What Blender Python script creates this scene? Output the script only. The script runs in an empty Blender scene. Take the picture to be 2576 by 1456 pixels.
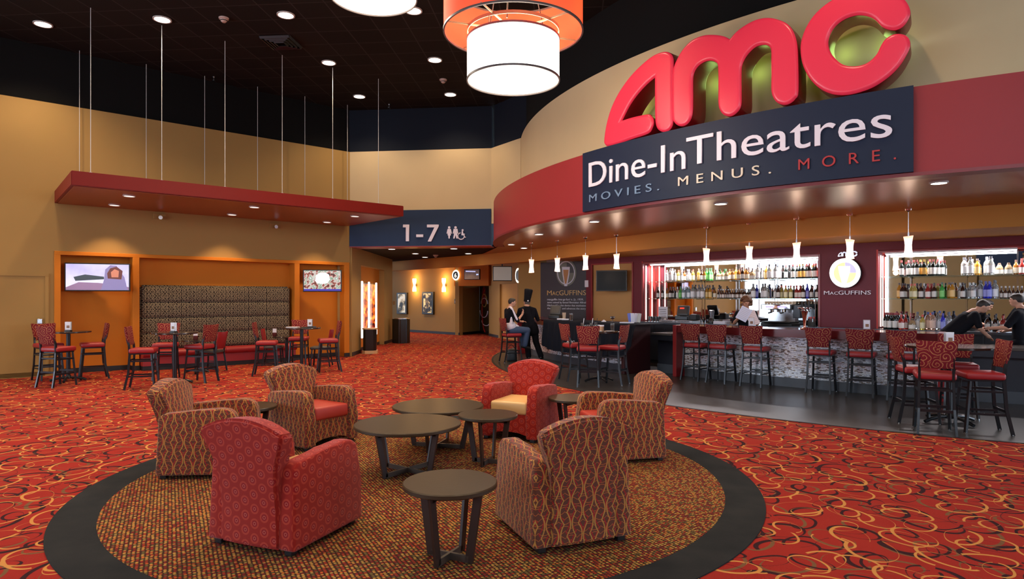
import bpy, bmesh, math, random
from math import sin, cos, pi, radians, sqrt, atan2, hypot
from mathutils import Vector, Matrix
random.seed(7)
sc = bpy.context.scene
COL = sc.collection

# ------------------------------------------------------------------ camera, world, exposure
EYE = 1.6
cam_d = bpy.data.cameras.new('camera'); cam = bpy.data.objects.new('camera', cam_d); COL.objects.link(cam)
cam.location = (0, 0, EYE); cam.rotation_euler = (pi/2, 0, 0)
cam_d.sensor_width = 36; cam_d.lens = 22.64; cam_d.shift_y = 22/2576
cam_d.clip_start = 0.05; cam_d.clip_end = 200
sc.camera = cam
sc.view_settings.view_transform = 'Standard'; sc.view_settings.look = 'None'
sc.view_settings.gamma = 1.0; sc.view_settings.exposure = 0.0
sc.view_settings.use_curve_mapping = False
W = bpy.data.worlds.new('daylight'); sc.world = W; W.use_nodes = True
W.node_tree.nodes['Background'].inputs[0].default_value = (0.62, 0.78, 1.0, 1)
W.node_tree.nodes['Background'].inputs[1].default_value = 2.2
sc.cycles.max_bounces = 5; sc.cycles.diffuse_bounces = 3; sc.cycles.glossy_bounces = 3
sc.cycles.adaptive_threshold = 0.05; sc.cycles.adaptive_min_samples = 16
sc.cycles.transmission_bounces = 5; sc.cycles.transparent_max_bounces = 8
sc.cycles.caustics_reflective = False; sc.cycles.caustics_refractive = False
sc.cycles.sample_clamp_indirect = 6

def area_light(name, loc, rot, sx, sy, power, color, spread=pi):
    d = bpy.data.lights.new(name, 'AREA'); d.shape = 'RECTANGLE'; d.size = sx; d.size_y = sy
    d.energy = power; d.color = color; d.spread = spread
    o = bpy.data.objects.new(name, d); COL.objects.link(o); o.location = loc; o.rotation_euler = rot
    return o
# daylight through the glazed entrance front behind the camera
DAY = (0.74, 0.85, 1.0)
for wx_, wd_ in ((-13.5, 4.2), (12.0, 4.2)):
    area_light('daylight_front', (wx_, -6.3, 2.4), (pi/2+0.0, 0, 0), wd_, 4.4, 480, DAY)
area_light('daylight_transom', (-0.5, -6.3, 5.3), (radians(78), 0, 0), 10.4, 1.9, 480, DAY)
area_light('daylight_side', (17.7, 3.0, 2.7), (pi/2, 0, radians(90)), 8, 4.4, 700, DAY)
area_light('daylight_left', (-17.0, 2.4, 2.6), (pi/2, 0, radians(-90)), 14, 4.6, 1100, DAY)

# ------------------------------------------------------------------ measuring helpers (pixel on the floor -> metres)
F, HY, CX = 1620.0, 750.0, 1288.0
def G(x, y, z=0.0):
    D = F*(EYE-z)/(y-HY); return Vector(((x-CX)/F*D, D, z))
def P(x, y, D):
    return Vector(((x-CX)/F*D, D, EYE+(HY-y)/F*D))

# ------------------------------------------------------------------ object helpers
def link(o, parent=None):
    COL.objects.link(o)
    if parent is not None: o.parent = parent
    return o
def empty(name, loc=(0, 0, 0), rz=0.0, label=None, cat=None, group=None, parent=None):
    o = bpy.data.objects.new(name, None); link(o, parent); o.location = loc; o.rotation_euler = (0, 0, rz)
    o.empty_display_size = 0.1
    tag(o, label, cat, group); return o
def tag(o, label=None, cat=None, group=None, kind=None):
    if label: o['label'] = label
    if cat: o['category'] = cat
    if group: o['group'] = group
    if kind: o['kind'] = kind
    return o
def copy_tree(o, parent=None):
    c = o.copy(); COL.objects.link(c); c.parent = parent
    for ch in o.children: copy_tree(ch, c)
    return c

class MB:
    """mesh builder"""
    def __init__(s): s.bm = bmesh.new(); s.mi = 0; s.T = Matrix.Identity(4)
    def v(s, p): return s.bm.verts.new(s.T @ Vector(p))
    def f(s, vs):
        try:
            f = s.bm.faces.new(vs); f.material_index = s.mi; return f
        except ValueError: return None
    def box(s, c, d, rz=0.0, rx=0.0, ry=0.0, bev=0.0, seg=2, taper=1.0):
        M = Matrix.Translation(c) @ Matrix.Rotation(rz, 4, 'Z') @ Matrix.Rotation(rx, 4, 'X') @ Matrix.Rotation(ry, 4, 'Y')
        vs = []
        for sz in (-1, 1):
            k = taper if sz > 0 else 1
            for sx, sy in ((-1, -1), (1, -1), (1, 1), (-1, 1)):
                vs.append(s.v(M @ Vector((sx*d[0]/2*k, sy*d[1]/2*k, sz*d[2]/2))))
        fs = [s.f([vs[i] for i in q]) for q in ((3, 2, 1, 0), (4, 5, 6, 7), (0, 1, 5, 4), (1, 2, 6, 5), (2, 3, 7, 6), (3, 0, 4, 7))]
        if bev > 0:
            ed = set(e for f in fs for e in f.edges)
            r = bmesh.ops.bevel(s.bm, geom=list(ed), offset=bev, segments=seg, profile=0.5, affect='EDGES')
            for f in r['faces']: f.material_index = s.mi
        return s
    def lathe(s, prof, c=(0, 0, 0), n=24, cap0=True, cap1=True, a0=0.0, a1=2*pi):
        full = abs(a1-a0-2*pi) < 1e-6; rings = []
        m = n if full else n+1
        for r, z in prof:
            rings.append([s.v((c[0]+max(r, 1e-4)*cos(a0+(a1-a0)*i/n), c[1]+max(r, 1e-4)*sin(a0+(a1-a0)*i/n), c[2]+z)) for i in range(m)])
        for a, b in zip(rings, rings[1:]):
            for i in range(n):
                j = (i+1) % m
                s.f((a[i], a[j], b[j], b[i]))
        if full:
            if cap0: s.f(list(reversed(rings[0])))
            if cap1: s.f(rings[-1])
        return s
    def cyl(s, p, q, r, r2=None, n=12):
        p, q = Vector(p), Vector(q); d = (q-p); L = d.length
        if L < 1e-6: return s
        R = d.to_track_quat('Z', 'Y').to_matrix().to_4x4(); old = s.T
        s.T = old @ Matrix.Translation(p) @ R
        s.lathe([(r, 0), (r if r2 is None else r2, L)], n=n); s.T = old
        return s
    def bar(s, p, q, w, h, up=(0, 0, 1), bev=0.0):
        """rectangular bar from p to q; w sideways, h along up"""
        p, q = Vector(p), Vector(q); d = (q-p); L = d.length; x = d.normalized(); u = Vector(up)
        y = u.cross(x)
        if y.length < 1e-5: y = Vector((0, 1, 0)).cross(x)
        y.normalize(); z = x.cross(y)
        M = Matrix((x, y, z)).transposed().to_4x4(); M.translation = (p+q)/2; old = s.T; s.T = old @ M
        s.box((0, 0, 0), (L, w, h), bev=bev, seg=1); s.T = old
        return s
    def tube(s, pts, r, n=8, closed=False, cap=True):
        pts = [Vector(p) for p in pts]; N = len(pts); rings = []
        rad = r if isinstance(r, (list, tuple)) else [r]*N
        prev = None
        for i, p in enumerate(pts):
            a = pts[(i-1) % N] if (closed or i > 0) else p
            b = pts[(i+1) % N] if (closed or i < N-1) else p
            t = (b-a).normalized()
            if prev is None:
                ref = Vector((0, 0, 1)) if abs(t.z) < 0.9 else Vector((1, 0, 0))
                u = ref.cross(t).normalized()
            else:
                u = (prev - t*prev.dot(t)).normalized()
            prev = u; w = t.cross(u)
            rings.append([s.v(p+u*rad[i]*cos(2*pi*k/n)+w*rad[i]*sin(2*pi*k/n)) for k in range(n)])
        for i in range(N if closed else N-1):
            a, b = rings[i], rings[(i+1) % N]
            for k in range(n): s.f((a[k], a[(k+1) % n], b[(k+1) % n], b[k]))
        if not closed and cap: s.f(list(reversed(rings[0]))); s.f(rings[-1])
        return s
    def prism(s, poly, z0, z1, top=True, bot=True):
        a = [s.v((x, y, z0)) for x, y in poly]; b = [s.v((x, y, z1)) for x, y in poly]; n = len(poly)
        for i in range(n): s.f((a[i], a[(i+1) % n], b[(i+1) % n], b[i]))
        if bot: s.f(list(reversed(a)))
        if top: s.f(b)
        return s
    def quad(s, a, b, c, d): s.f([s.v(p) for p in (a, b, c, d)]); return s
    def ring(s, C, R0, R1, a0, a1, z0, z1, n=64):
        """closed arc block between radii R0 < R1 and angles a0..a1 (degrees)"""
        a0, a1 = radians(a0), radians(a1); L = []
        for i in range(n+1):
            a = a0+(a1-a0)*i/n; c, t = cos(a), sin(a)
            L.append([s.v((C[0]+R*c, C[1]+R*t, z)) for R, z in ((R0, z0), (R1, z0), (R1, z1), (R0, z1))])
        for p, q in zip(L, L[1:]):
            for k in range(4): s.f((p[k], p[(k+1) % 4], q[(k+1) % 4], q[k]))
        s.f(list(reversed(L[0]))); s.f(L[-1])
        return s
    def build(s, name, mats, parent=None, smooth=False, uv=False, loc=None, rz=None, ang=40, world=False):
        bmesh.ops.recalc_face_normals(s.bm, faces=s.bm.faces[:])
        me = bpy.data.meshes.new(name); s.bm.to_mesh(me); s.bm.free()
        for m in (mats if isinstance(mats, (list, tuple)) else [mats]): me.materials.append(m)
        if uv: boxuv(me)
        if smooth:
            me.polygons.foreach_set('use_smooth', [True]*len(me.polygons))
            try: me.set_sharp_from_angle(angle=radians(ang))
            except Exception: pass
        o = bpy.data.objects.new(name, me); link(o, parent)
        if world and parent is not None: o.matrix_parent_inverse = Matrix.Translation(-parent.location)
        if loc is not None: o.location = loc
        if rz is not None: o.rotation_euler = (0, 0, rz)
        return o
def boxuv(me):
    L = me.uv_layers.new(name='uv').data
    for p in me.polygons:
        n = p.normal; ax = max(range(3), key=lambda i: abs(n[i])+(0.12 if i < 2 else 0))
        for li in p.loop_indices:
            c = me.vertices[me.loops[li].vertex_index].co
            L[li].uv = (c.y, c.z) if ax == 0 else ((c.x, c.z) if ax == 1 else (c.x, c.y))

# ------------------------------------------------------------------ materials
MATS = {}
def mat(name, col, rough=0.6, metal=0.0, spec=0.5, emit=None, es=0.0, trans=0.0, coat=0.0, alpha=1.0, sheen=0.0, bump=None):
    if name in MATS: return MATS[name]
    m = bpy.data.materials.new(name); m.use_nodes = True; nt = m.node_tree; b = nt.nodes['Principled BSDF']
    b.inputs['Base Color'].default_value = (*col, 1); b.inputs['Roughness'].default_value = rough
    b.inputs['Metallic'].default_value = metal; b.inputs['Specular IOR Level'].default_value = spec
    b.inputs['Transmission Weight'].default_value = trans; b.inputs['Coat Weight'].default_value = coat
    b.inputs['Alpha'].default_value = alpha; b.inputs['Sheen Weight'].default_value = sheen
    if emit: b.inputs['Emission Color'].default_value = (*emit, 1); b.inputs['Emission Strength'].default_value = es
    if bump:   # (scale, strength): fine surface grain
        tc = nt.nodes.new('ShaderNodeTexCoord'); nz = nt.nodes.new('ShaderNodeTexNoise'); bp = nt.nodes.new('ShaderNodeBump')
        nz.inputs['Scale'].default_value = bump[0]; bp.inputs['Strength'].default_value = bump[1]; bp.inputs['Distance'].default_value = 0.01
        nt.links.new(tc.outputs['Object'], nz.inputs['Vector']); nt.links.new(nz.outputs[0], bp.inputs['Height']); nt.links.new(bp.outputs[0], b.inputs['Normal'])
    MATS[name] = m; return m

class NT:
    """tiny node expression helper"""
    def __init__(s, name, rough=0.85, spec=0.25):
        s.m = bpy.data.materials.new(name); s.m.use_nodes = True; s.t = s.m.node_tree; s.b = s.t.nodes['Principled BSDF']
        s.b.inputs['Roughness'].default_value = rough; s.b.inputs['Specular IOR Level'].default_value = spec
    def n(s, t): return s.t.nodes.new(t)
    def set(s, sock, v):
        if isinstance(v, bpy.types.NodeSocket): s.t.links.new(v, sock)
        elif isinstance(v, (tuple, list)) and len(v) == 3 and sock.type == 'RGBA': sock.default_value = (*v, 1)
        else: sock.default_value = v
    def M(s, op, a, b=0.0, c=0.0):
        k = s.n('ShaderNodeMath'); k.operation = op; s.set(k.inputs[0], a); s.set(k.inputs[1], b); s.set(k.inputs[2], c); return k.outputs[0]
    def V(s, op, a, b=(0, 0, 0), sc_=None):
        k = s.n('ShaderNodeVectorMath'); k.operation = op; s.set(k.inputs[0], a); s.set(k.inputs[1], b)
        if sc_ is not None: s.set(k.inputs['Scale'], sc_)
        return k.outputs['Value'] if op in ('LENGTH', 'DOT_PRODUCT', 'DISTANCE') else k.outputs['Vector']
    def coord(s, which='Object'): return s.n('ShaderNodeTexCoord').outputs[which]
    def noise(s, v, scale, detail=2.0, out=0):
        k = s.n('ShaderNodeTexNoise'); s.set(k.inputs['Vector'], v); k.inputs['Scale'].default_value = scale; k.inputs['Detail'].default_value = detail; return k.outputs[out]
    def mix(s, f, a, b):
        k = s.n('ShaderNodeMix'); k.data_type = 'RGBA'; s.set(k.inputs[0], f); s.set(k.inputs[6], a); s.set(k.inputs[7], b); return k.outputs[2]
    def xyz(s, v): k = s.n('ShaderNodeSeparateXYZ'); s.set(k.inputs[0], v); return k.outputs
    def comb(s, x, y, z=0.0):
        k = s.n('ShaderNodeCombineXYZ'); s.set(k.inputs[0], x); s.set(k.inputs[1], y); s.set(k.inputs[2], z); return k.outputs[0]
    def lt(s, a, b, soft=0.0):
        """1 when a < b"""
        if soft <= 0: return s.M('LESS_THAN', a, b)
        k = s.n('ShaderNodeMapRange'); s.set(k.inputs[0], a); s.set(k.inputs[1], s.M('SUBTRACT', b, soft)); s.set(k.inputs[2], s.M('ADD', b, soft))
        k.inputs[3].default_value = 1; k.inputs[4].default_value = 0; return k.outputs[0]
    def col(s, c): s.set(s.b.inputs['Base Color'], c); return s
    def bump(s, h, strength=0.3, dist=0.01):
        k = s.n('ShaderNodeBump'); k.inputs['Strength'].default_value = strength; k.inputs['Distance'].default_value = dist
        s.set(k.inputs['Height'], h); s.set(s.b.inputs['Normal'], k.outputs[0]); return s
    def ramp(s, f, stops, const=True):
        k = s.n('ShaderNodeValToRGB'); k.color_ramp.interpolation = 'CONSTANT' if const else 'LINEAR'
        e = k.color_ramp.elements
        while len(e) < len(stops): e.new(0.5)
        for x, (p, c) in zip(e, stops): x.position = p; x.color = (*c, 1)
        s.set(k.inputs[0], f); return k.outputs[0]

def wall_paint(name, col, var=0.06, rough=0.7, scale=1.2):
    N = NT(name, rough, 0.25); c = N.coord(); nz = N.noise(c, scale, 3)
    a = tuple(x*(1-var) for x in col); b = tuple(min(1, x*(1+var)) for x in col)
    N.col(N.mix(nz, a, b)); N.bump(N.noise(c, 220, 2), 0.08, 0.004); MATS[name] = N.m; return N.m

def ring_layer(N, co, scale, off, aspect, r0, w, gate=0.35, rnd=0.8, wob=0.04, amp=0.8):
    """calligraphic, partly open oval rings, one per cell; returns a 0..1 mask"""
    v = N.V('ADD', co, off)
    nz = N.noise(v, scale*0.8, 1, out=1); v = N.V('ADD', v, N.V('SCALE', N.V('SUBTRACT', nz, (0.5, 0.5, 0.5)), sc_=wob/scale*6))
    k = N.n('ShaderNodeTexVoronoi'); k.voronoi_dimensions = '2D'; k.feature = 'F1'
    N.set(k.inputs['Vector'], v); k.inputs['Scale'].default_value = scale; k.inputs['Randomness'].default_value = rnd
    d = N.V('SCALE', N.V('SUBTRACT', v, k.outputs['Position']), sc_=scale)
    rc = N.xyz(k.outputs['Color'])
    ang = N.M('MULTIPLY', rc[0], 6.283)
    r = N.n('ShaderNodeVectorRotate'); r.rotation_type = 'Z_AXIS'; N.set(r.inputs['Vector'], d); N.set(r.inputs['Angle'], ang)
    e = N.V('MULTIPLY', r.outputs[0], (1.0, aspect, 0.0))
    p = N.xyz(e); rad = N.V('LENGTH', e); th = N.M('ARCTAN2', p[1], p[0])
    rr = N.M('ADD', r0, N.M('MULTIPLY', N.M('SUBTRACT', rc[1], 0.5), r0*0.5))
    dist = N.M('ABSOLUTE', N.M('SUBTRACT', rad, rr))
    ww = N.M('MULTIPLY', w, N.M('ADD', 1.0, N.M('MULTIPLY', N.M('SINE', N.M('MULTIPLY', th, 1.0)), amp)))
    m = N.lt(dist, ww, w*0.25)
    g = N.M('GREATER_THAN', N.M('SINE', N.M('ADD', N.M('MULTIPLY', th, 0.5), N.M('MULTIPLY', rc[2], 3.0))), -1+gate)
    return N.M('MULTIPLY', m, g)

def carpet_material():
    N = NT('swirl_carpet', 0.95, 0.1); co = N.coord()
    red = N.mix(N.noise(co, 3, 3), (0.27, 0.019, 0.015), (0.33, 0.027, 0.019))
    c = red
    for s, o, a, r, w, g, colr in ((2.6, (3.1, 1.7, 0), 1.5, .40, .026, .25, (0.17, 0.085, 0.04)),
                                (2.3, (0.3, 5.2, 0), 1.3, .42, .030, .30, (0.035, 0.012, 0.016)),
                                (3.1, (7.7, 2.1, 0), 1.7, .36, .030, .30, (0.035, 0.012, 0.016)),
                                (2.3, (1.9, 8.4, 0), 1.6, .42, .022, .6, (0.54, 0.25, 0.07)),
                                (2.9, (6.2, 6.6, 0), 1.35, .38, .019, .8, (0.54, 0.25, 0.07))):
        c = N.mix(ring_layer(N, co, s, o, a, r, w, g), c, colr)
    N.col(c); N.bump(N.noise(co, 260, 2), 0.5, 0.006); return N.m
def tweed_material():
    N = NT('tweed_carpet', 0.95, 0.1); co = N.coord()
    r = N.n('ShaderNodeVectorRotate'); r.rotation_type = 'Z_AXIS'; N.set(r.inputs['Vector'], co); r.inputs['Angle'].default_value = radians(-28)
    v = N.V('MULTIPLY', r.outputs[0], (1.0, 1.35, 1.0))
    k = N.n('ShaderNodeTexVoronoi'); k.voronoi_dimensions = '2D'; N.set(k.inputs['Vector'], v); k.inputs['Scale'].default_value = 40; k.inputs['Randomness'].default_value = 0.22
    rc = N.xyz(k.outputs['Color'])
    dot = N.ramp(rc[0], [(0, (0.50, 0.26, 0.06)), (0.26, (0.34, 0.040, 0.02)), (0.48, (0.52, 0.31, 0.08)), (0.60, (0.20, 0.022, 0.02)), (0.76, (0.16, 0.12, 0.04)), (0.92, (0.55, 0.14, 0.03))])
    m = N.lt(k.outputs['Distance'], 0.36, 0.08)
    N.col(N.mix(m, (0.040, 0.020, 0.014), dot)); N.bump(N.M('MULTIPLY', k.outputs['Distance'], -1.0), 0.5, 0.006); return N.m
def border_material():
    N = NT('charcoal_carpet', 0.95, 0.1); co = N.coord()
    N.col(N.mix(N.noise(co, 3.5, 4), (0.010, 0.012, 0.016), (0.035, 0.036, 0.038))); N.bump(N.noise(co, 300, 2), 0.4, 0.004); return N.m
def plank_material():
    N = NT('dark_plank', 0.30, 0.4); co = N.coord()
    k = N.n('ShaderNodeTexBrick'); N.set(k.inputs['Vector'], N.V('MULTIPLY', co, (1, 1, 1)))
    k.inputs['Color1'].default_value = (0.026, 0.024, 0.025, 1); k.inputs['Color2'].default_value = (0.038, 0.035, 0.034, 1); k.inputs['Mortar'].default_value = (0.015, 0.013, 0.012, 1)
    k.inputs['Scale'].default_value = 1.0; k.inputs['Mortar Size'].default_value = 0.006; k.inputs['Brick Width'].default_value = 0.9; k.inputs['Row Height'].default_value = 0.45
    N.col(N.mix(N.noise(N.V('MULTIPLY', co, (1, 8, 1)), 1.5, 3), k.outputs[0], (0.034, 0.031, 0.030)))
    N.set(N.b.inputs['Roughness'], 0.30); return N.m
def mosaic_material(name='glass_mosaic'):
    N = NT(name, 0.12, 0.8); uv = N.coord('UV')
    k = N.n('ShaderNodeTexBrick'); N.set(k.inputs['Vector'], uv); k.offset = 0.37; k.offset_frequency = 2; k.squash = 0.7; k.squash_frequency = 3
    k.inputs['Color1'].default_value = (0, 0, 0, 1); k.inputs['Color2'].default_value = (1, 1, 1, 1); k.inputs['Mortar'].default_value = (0.5, 0.5, 0.5, 1)
    k.inputs['Scale'].default_value = 1.0; k.inputs['Mortar Size'].default_value = 0.0022; k.inputs['Brick Width'].default_value = 0.055; k.inputs['Row Height'].default_value = 0.0165; k.inputs['Bias'].default_value = 0.0
    g = N.xyz(k.outputs[0])[0]
    tile = N.ramp(g, [(0, (0.80, 0.83, 0.92)), (0.25, (0.30, 0.22, 0.15)), (0.36, (0.92, 0.93, 0.98)), (0.55, (0.50, 0.50, 0.56)), (0.68, (0.98, 0.98, 1.0)), (0.90, (0.12, 0.09, 0.07))])
    N.col(N.mix(k.outputs[1], tile, (0.24, 0.24, 0.27)))
    N.set(N.b.inputs['Metallic'], 0.1); N.bump(N.M('MULTIPLY', k.outputs[1], -1.0), 0.6, 0.004); return N.m
def ceiling_material():
    N = NT('black_ceiling_tile', 0.85, 0.15); co = N.coord()
    r = N.n('ShaderNodeVectorRotate'); r.rotation_type = 'Z_AXIS'; N.set(r.inputs['Vector'], co); r.inputs['Angle'].default_value = radians(5)
    k = N.n('ShaderNodeTexBrick'); k.offset = 0; N.set(k.inputs['Vector'], r.outputs[0]); k.inputs['Scale'].default_value = 1
    k.inputs['Color1'].default_value = (0.010, 0.008, 0.007, 1); k.inputs['Color2'].default_value = (0.015, 0.012, 0.010, 1); k.inputs['Mortar'].default_value = (0.035, 0.032, 0.028, 1)
    k.inputs['Mortar Size'].default_value = 0.012; k.inputs['Brick Width'].default_value = 0.61; k.inputs['Row Height'].default_value = 0.61
    N.col(k.outputs[0]); return N.m
def cells(N, u, v, pu, pv, stag=True, ou=0.0, ov=0.0):
    """local cell coordinates in -0.5..0.5, every other column shifted half a cell"""
    a = N.M('DIVIDE', N.M('ADD', u, ou+50), pu); iu = N.M('FLOOR', a); x = N.M('SUBTRACT', N.M('SUBTRACT', a, iu), 0.5)
    b = N.M('DIVIDE', N.M('ADD', v, ov+50), pv)
    if stag: b = N.M('ADD', b, N.M('MULTIPLY', N.M('MODULO', iu, 2.0), 0.5))
    y = N.M('SUBTRACT', N.M('FRACT', b), 0.5); return x, y
def red_dot_fabric():
    N = NT('red_ring_fabric', 0.9, 0.2); uv = N.xyz(N.coord('UV'))
    x, y = cells(N, uv[0], uv[1], 0.074, 0.092)
    r = N.M('SQRT', N.M('ADD', N.M('MULTIPLY', x, x), N.M('MULTIPLY', N.M('MULTIPLY', y, y), 1.55)))
    c = N.mix(N.noise(N.coord(), 400, 2), (0.27, 0.010, 0.006), (0.31, 0.015, 0.008))
    c = N.mix(N.lt(r, 0.44, 0.02), c, (0.41, 0.040, 0.020)); c = N.mix(N.lt(r, 0.29, 0.015), c, (0.26, 0.008, 0.010))
    c = N.mix(N.lt(N.M('ABSOLUTE', N.M('SUBTRACT', r, 0.125)), 0.018, 0.01), c, (0.55, 0.16, 0.11))
    N.col(c); N.bump(N.noise(N.coord(), 500, 1), 0.25, 0.003); N.b.inputs['Sheen Weight'].default_value = 0.15; return N.m
def ogee_fabric():
    N = NT('brown_lattice_fabric', 0.9, 0.2); uv = N.xyz(N.coord('UV')); u, v = uv[0], uv[1]
    c = N.mix(N.noise(N.coord(), 300, 2), (0.100, 0.032, 0.020), (0.125, 0.042, 0.026))
    nz = N.M('MULTIPLY', N.M('SUBTRACT', N.noise(N.coord(), 9, 1), 0.5), 0.02); uu = N.M('ADD', u, nz)
    def hour(pu, pv, ou, ov, a, k, w, swap=False, stag=True):
        A, B = (v, uu) if swap else (uu, v)
        x, y = cells(N, A, B, pu, pv, stag, ou, ov)
        d = N.M('ABSOLUTE', N.M('SUBTRACT', N.M('ABSOLUTE', x), N.M('ADD', a, N.M('MULTIPLY', N.M('MULTIPLY', y, y), k))))
        return N.lt(d, w, w*0.35)
    c = N.mix(hour(0.060, 0.085, 0.02, 0.0, 0.10, 1.3, 0.035, True), c, (0.42, 0.11, 0.030))
    c = N.mix(hour(0.085, 0.150, 0.043, 0.05, 0.05, 1.6, 0.045), c, (0.34, 0.014, 0.018))
    c = N.mix(hour(0.082, 0.150, 0.0, 0.0, 0.07, 1.25, 0.048), c, (0.46, 0.23, 0.05))
    N.col(c); N.bump(N.noise(N.coord(), 500, 1), 0.25, 0.003); N.b.inputs['Sheen Weight'].default_value = 0.15; return N.m
def paisley_fabric():
    N = NT('maroon_scroll_fabric', 0.85, 0.25); uv = N.coord('UV')
    def spiral(scale, off):
        w = N.V('ADD', uv, off); w = N.V('ADD', w, N.V('SCALE', N.V('SUBTRACT', N.noise(uv, 9.0, 1, out=1), (0.5, 0.5, 0.5)), sc_=0.06))
        k = N.n('ShaderNodeTexVoronoi'); k.voronoi_dimensions = '2D'; N.set(k.inputs['Vector'], w); k.inputs['Scale'].default_value = scale; k.inputs['Randomness'].default_value = 0.75
        d = N.V('SCALE', N.V('SUBTRACT', w, k.outputs['Position']), sc_=scale); p = N.xyz(d)
        r = N.V('LENGTH', d); th = N.M('ARCTAN2', p[1], p[0])
        s = N.M('SINE', N.M('ADD', N.M('MULTIPLY', r, 25.0), N.M('ADD', th, N.M('MULTIPLY', N.xyz(k.outputs['Color'])[0], 6.28))))
        bead = N.M('SINE', N.M('MULTIPLY', N.M('ADD', N.M('MULTIPLY', th, r), 0.0), 60.0))
        return N.M('MULTIPLY', N.M('GREATER_THAN', s, 0.72), N.M('ADD', 0.65, N.M('MULTIPLY', bead, 0.35)))
    c = N.mix(spiral(7.5, (0.31, 0.17, 0)), (0.155, 0.008, 0.015), (0.48, 0.22, 0.09))
    N.col(c); N.bump(N.noise(uv, 400, 1), 0.2, 0.003); return N.m
def bench_fabric():
    N = NT('dark_ring_fabric', 0.85, 0.25); uv = N.xyz(N.coord('UV')); c = (0.020, 0.014, 0.011)
    for pu, pv, ou, ov, r0 in ((0.11, 0.10, 0, 0, .36), (0.075, 0.08, 0.03, 0.02, .33), (0.09, 0.06, 0.05, 0.04, .3)):
        x, y = cells(N, uv[0], uv[1], pu, pv, True, ou, ov)
        r = N.M('SQRT', N.M('ADD', N.M('MULTIPLY', x, x), N.M('MULTIPLY', y, y)))
        c = N.mix(N.lt(N.M('ABSOLUTE', N.M('SUBTRACT', r, r0)), 0.045, 0.02), c, (0.30, 0.24, 0.15))
    N.col(c); return N.m

TAN = wall_paint('tan_wall_paint', (0.37, 0.225, 0.072))
CREAM = wall_paint('cream_wall_paint', (0.60, 0.46, 0.26))
ORANGE = wall_paint('orange_wall_paint', (0.60, 0.19, 0.014))
SOFFIT = wall_paint('ochre_soffit_paint', (0.52, 0.22, 0.045))
MAROON = wall_paint('maroon_wall_paint', (0.150, 0.021, 0.033), 0.05, 0.5)
BAND = wall_paint('red_fascia_paint', (0.30, 0.030, 0.032), 0.04, 0.42)
NAVY = wall_paint('navy_wall_paint', (0.020, 0.040, 0.090), 0.08)
BLACKW = wall_paint('black_wall_paint', (0.0025, 0.0022, 0.002), .06, .9)
DARKBL = wall_paint('blue_black_wall_paint', (0.006, 0.009, 0.017), .06, .85)
CANOPY = wall_paint('brick_red_paint', (0.20, 0.010, 0.006), 0.03, 0.5)
SOFF_BR = wall_paint('brown_gloss_ceiling_paint', (0.30, 0.085, 0.030), 0.05, 0.28)
CARPET = carpet_material(); TWEED = tweed_material(); CHARC = border_material(); PLANK = plank_material(); MOSAIC = mosaic_material(); CEIL = ceiling_material()
REDFAB = red_dot_fabric(); OGEE = ogee_fabric(); PAISLEY = paisley_fabric(); BENCHF = bench_fabric()
BASEB = mat('black_rubber_base', (0.012, 0.010, 0.010), 0.45)
REDVIN = mat('red_vinyl', (0.30, 0.014, 0.018), 0.42, bump=(60, 0.05)); ORVIN = mat('coral_vinyl', (0.40, 0.030, 0.016), 0.5); CREAMV = mat('cream_vinyl', (0.70, 0.42, 0.17), 0.42)
GREYV = mat('charcoal_vinyl', (0.06, 0.052, 0.048), 0.45); BLKM = mat('black_metal', (0.012, 0.014, 0.018), 0.28, 0.3, 0.6)
BLKP = mat('black_plastic', (0.012, 0.012, 0.013), 0.35); STEEL = mat('steel', (0.62, 0.62, 0.64), 0.25, 1.0); CHROME = mat('chrome', (0.8, 0.8, 0.82), 0.08, 1.0)
LAMIN = mat('espresso_laminate', (0.045, 0.029, 0.016), 0.34, 0, 0.35, bump=(30, 0.03)); ESPR = mat('espresso_wood', (0.030, 0.014, 0.010), 0.35)
WHITE = mat('white_paint', (0.80, 0.80, 0.80), 0.5); SIGNW = mat('white_sign_face', (0.78, 0.72, 0.80), 0.4)
GLASS = mat('clear_glass', (0.92, 0.97, 0.95), 0.03, 0, 0.5, trans=1.0); MIRROR = mat('mirror', (0.86, 0.88, 0.88), 0.02, 1.0)
WOODTAN = mat('light_wood_trim', (0.62, 0.40, 0.20), 0.4)
LAMPON = mat('lamp_lens', (1, 1, 1), 0.5, emit=(1.0, 0.93, 0.82), es=14.0)
TRIMW = mat('lamp_trim', (0.55, 0.52, 0.48), 0.35)
# ================================================================== STRUCTURE
def struct(name, mb, m, **k):
    o = mb.build(name, m, **k); o['kind'] = 'structure'; return o
HC = 6.8                                   # high ceiling
LW1 = Vector((-4.47, 17.75)); LT = Vector((0.749, 0.663)).normalized(); LN = Vector((-LT.y, LT.x)); LA = atan2(LT.y, LT.x)
def ray_line(px, a, b):
    """ground point where the sight line through pixel column px meets the line a-b"""
    k = (px-CX)/F; a = Vector(a[:2]); b = Vector(b[:2]); d = b-a
    t = (k*a.y-a.x)/(d.x-k*d.y); return a+d*t
def ray_arc(px, C, R):
    k = (px-CX)/F; A = 1+k*k; B = -2*(k*C[0]+C[1]); Q = C[0]**2+C[1]**2-R*R
    D = (-B-sqrt(max(B*B-4*A*Q, 0)))/(2*A); return Vector((k*D, D))
def arc_ang(px, C, R):
    p = ray_arc(px, C, R); return math.degrees(atan2(p.y-C[1], p.x-C[0])) % 360
def ls(px): return (ray_line(px, LW1, LW1+LT)-LW1).dot(LT)          # distance along the left wall (0 at its far corner)
C1 = (10.67, 16.63); CF = (10.61, 17.05); C2 = (15.15, 22.02)

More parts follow.
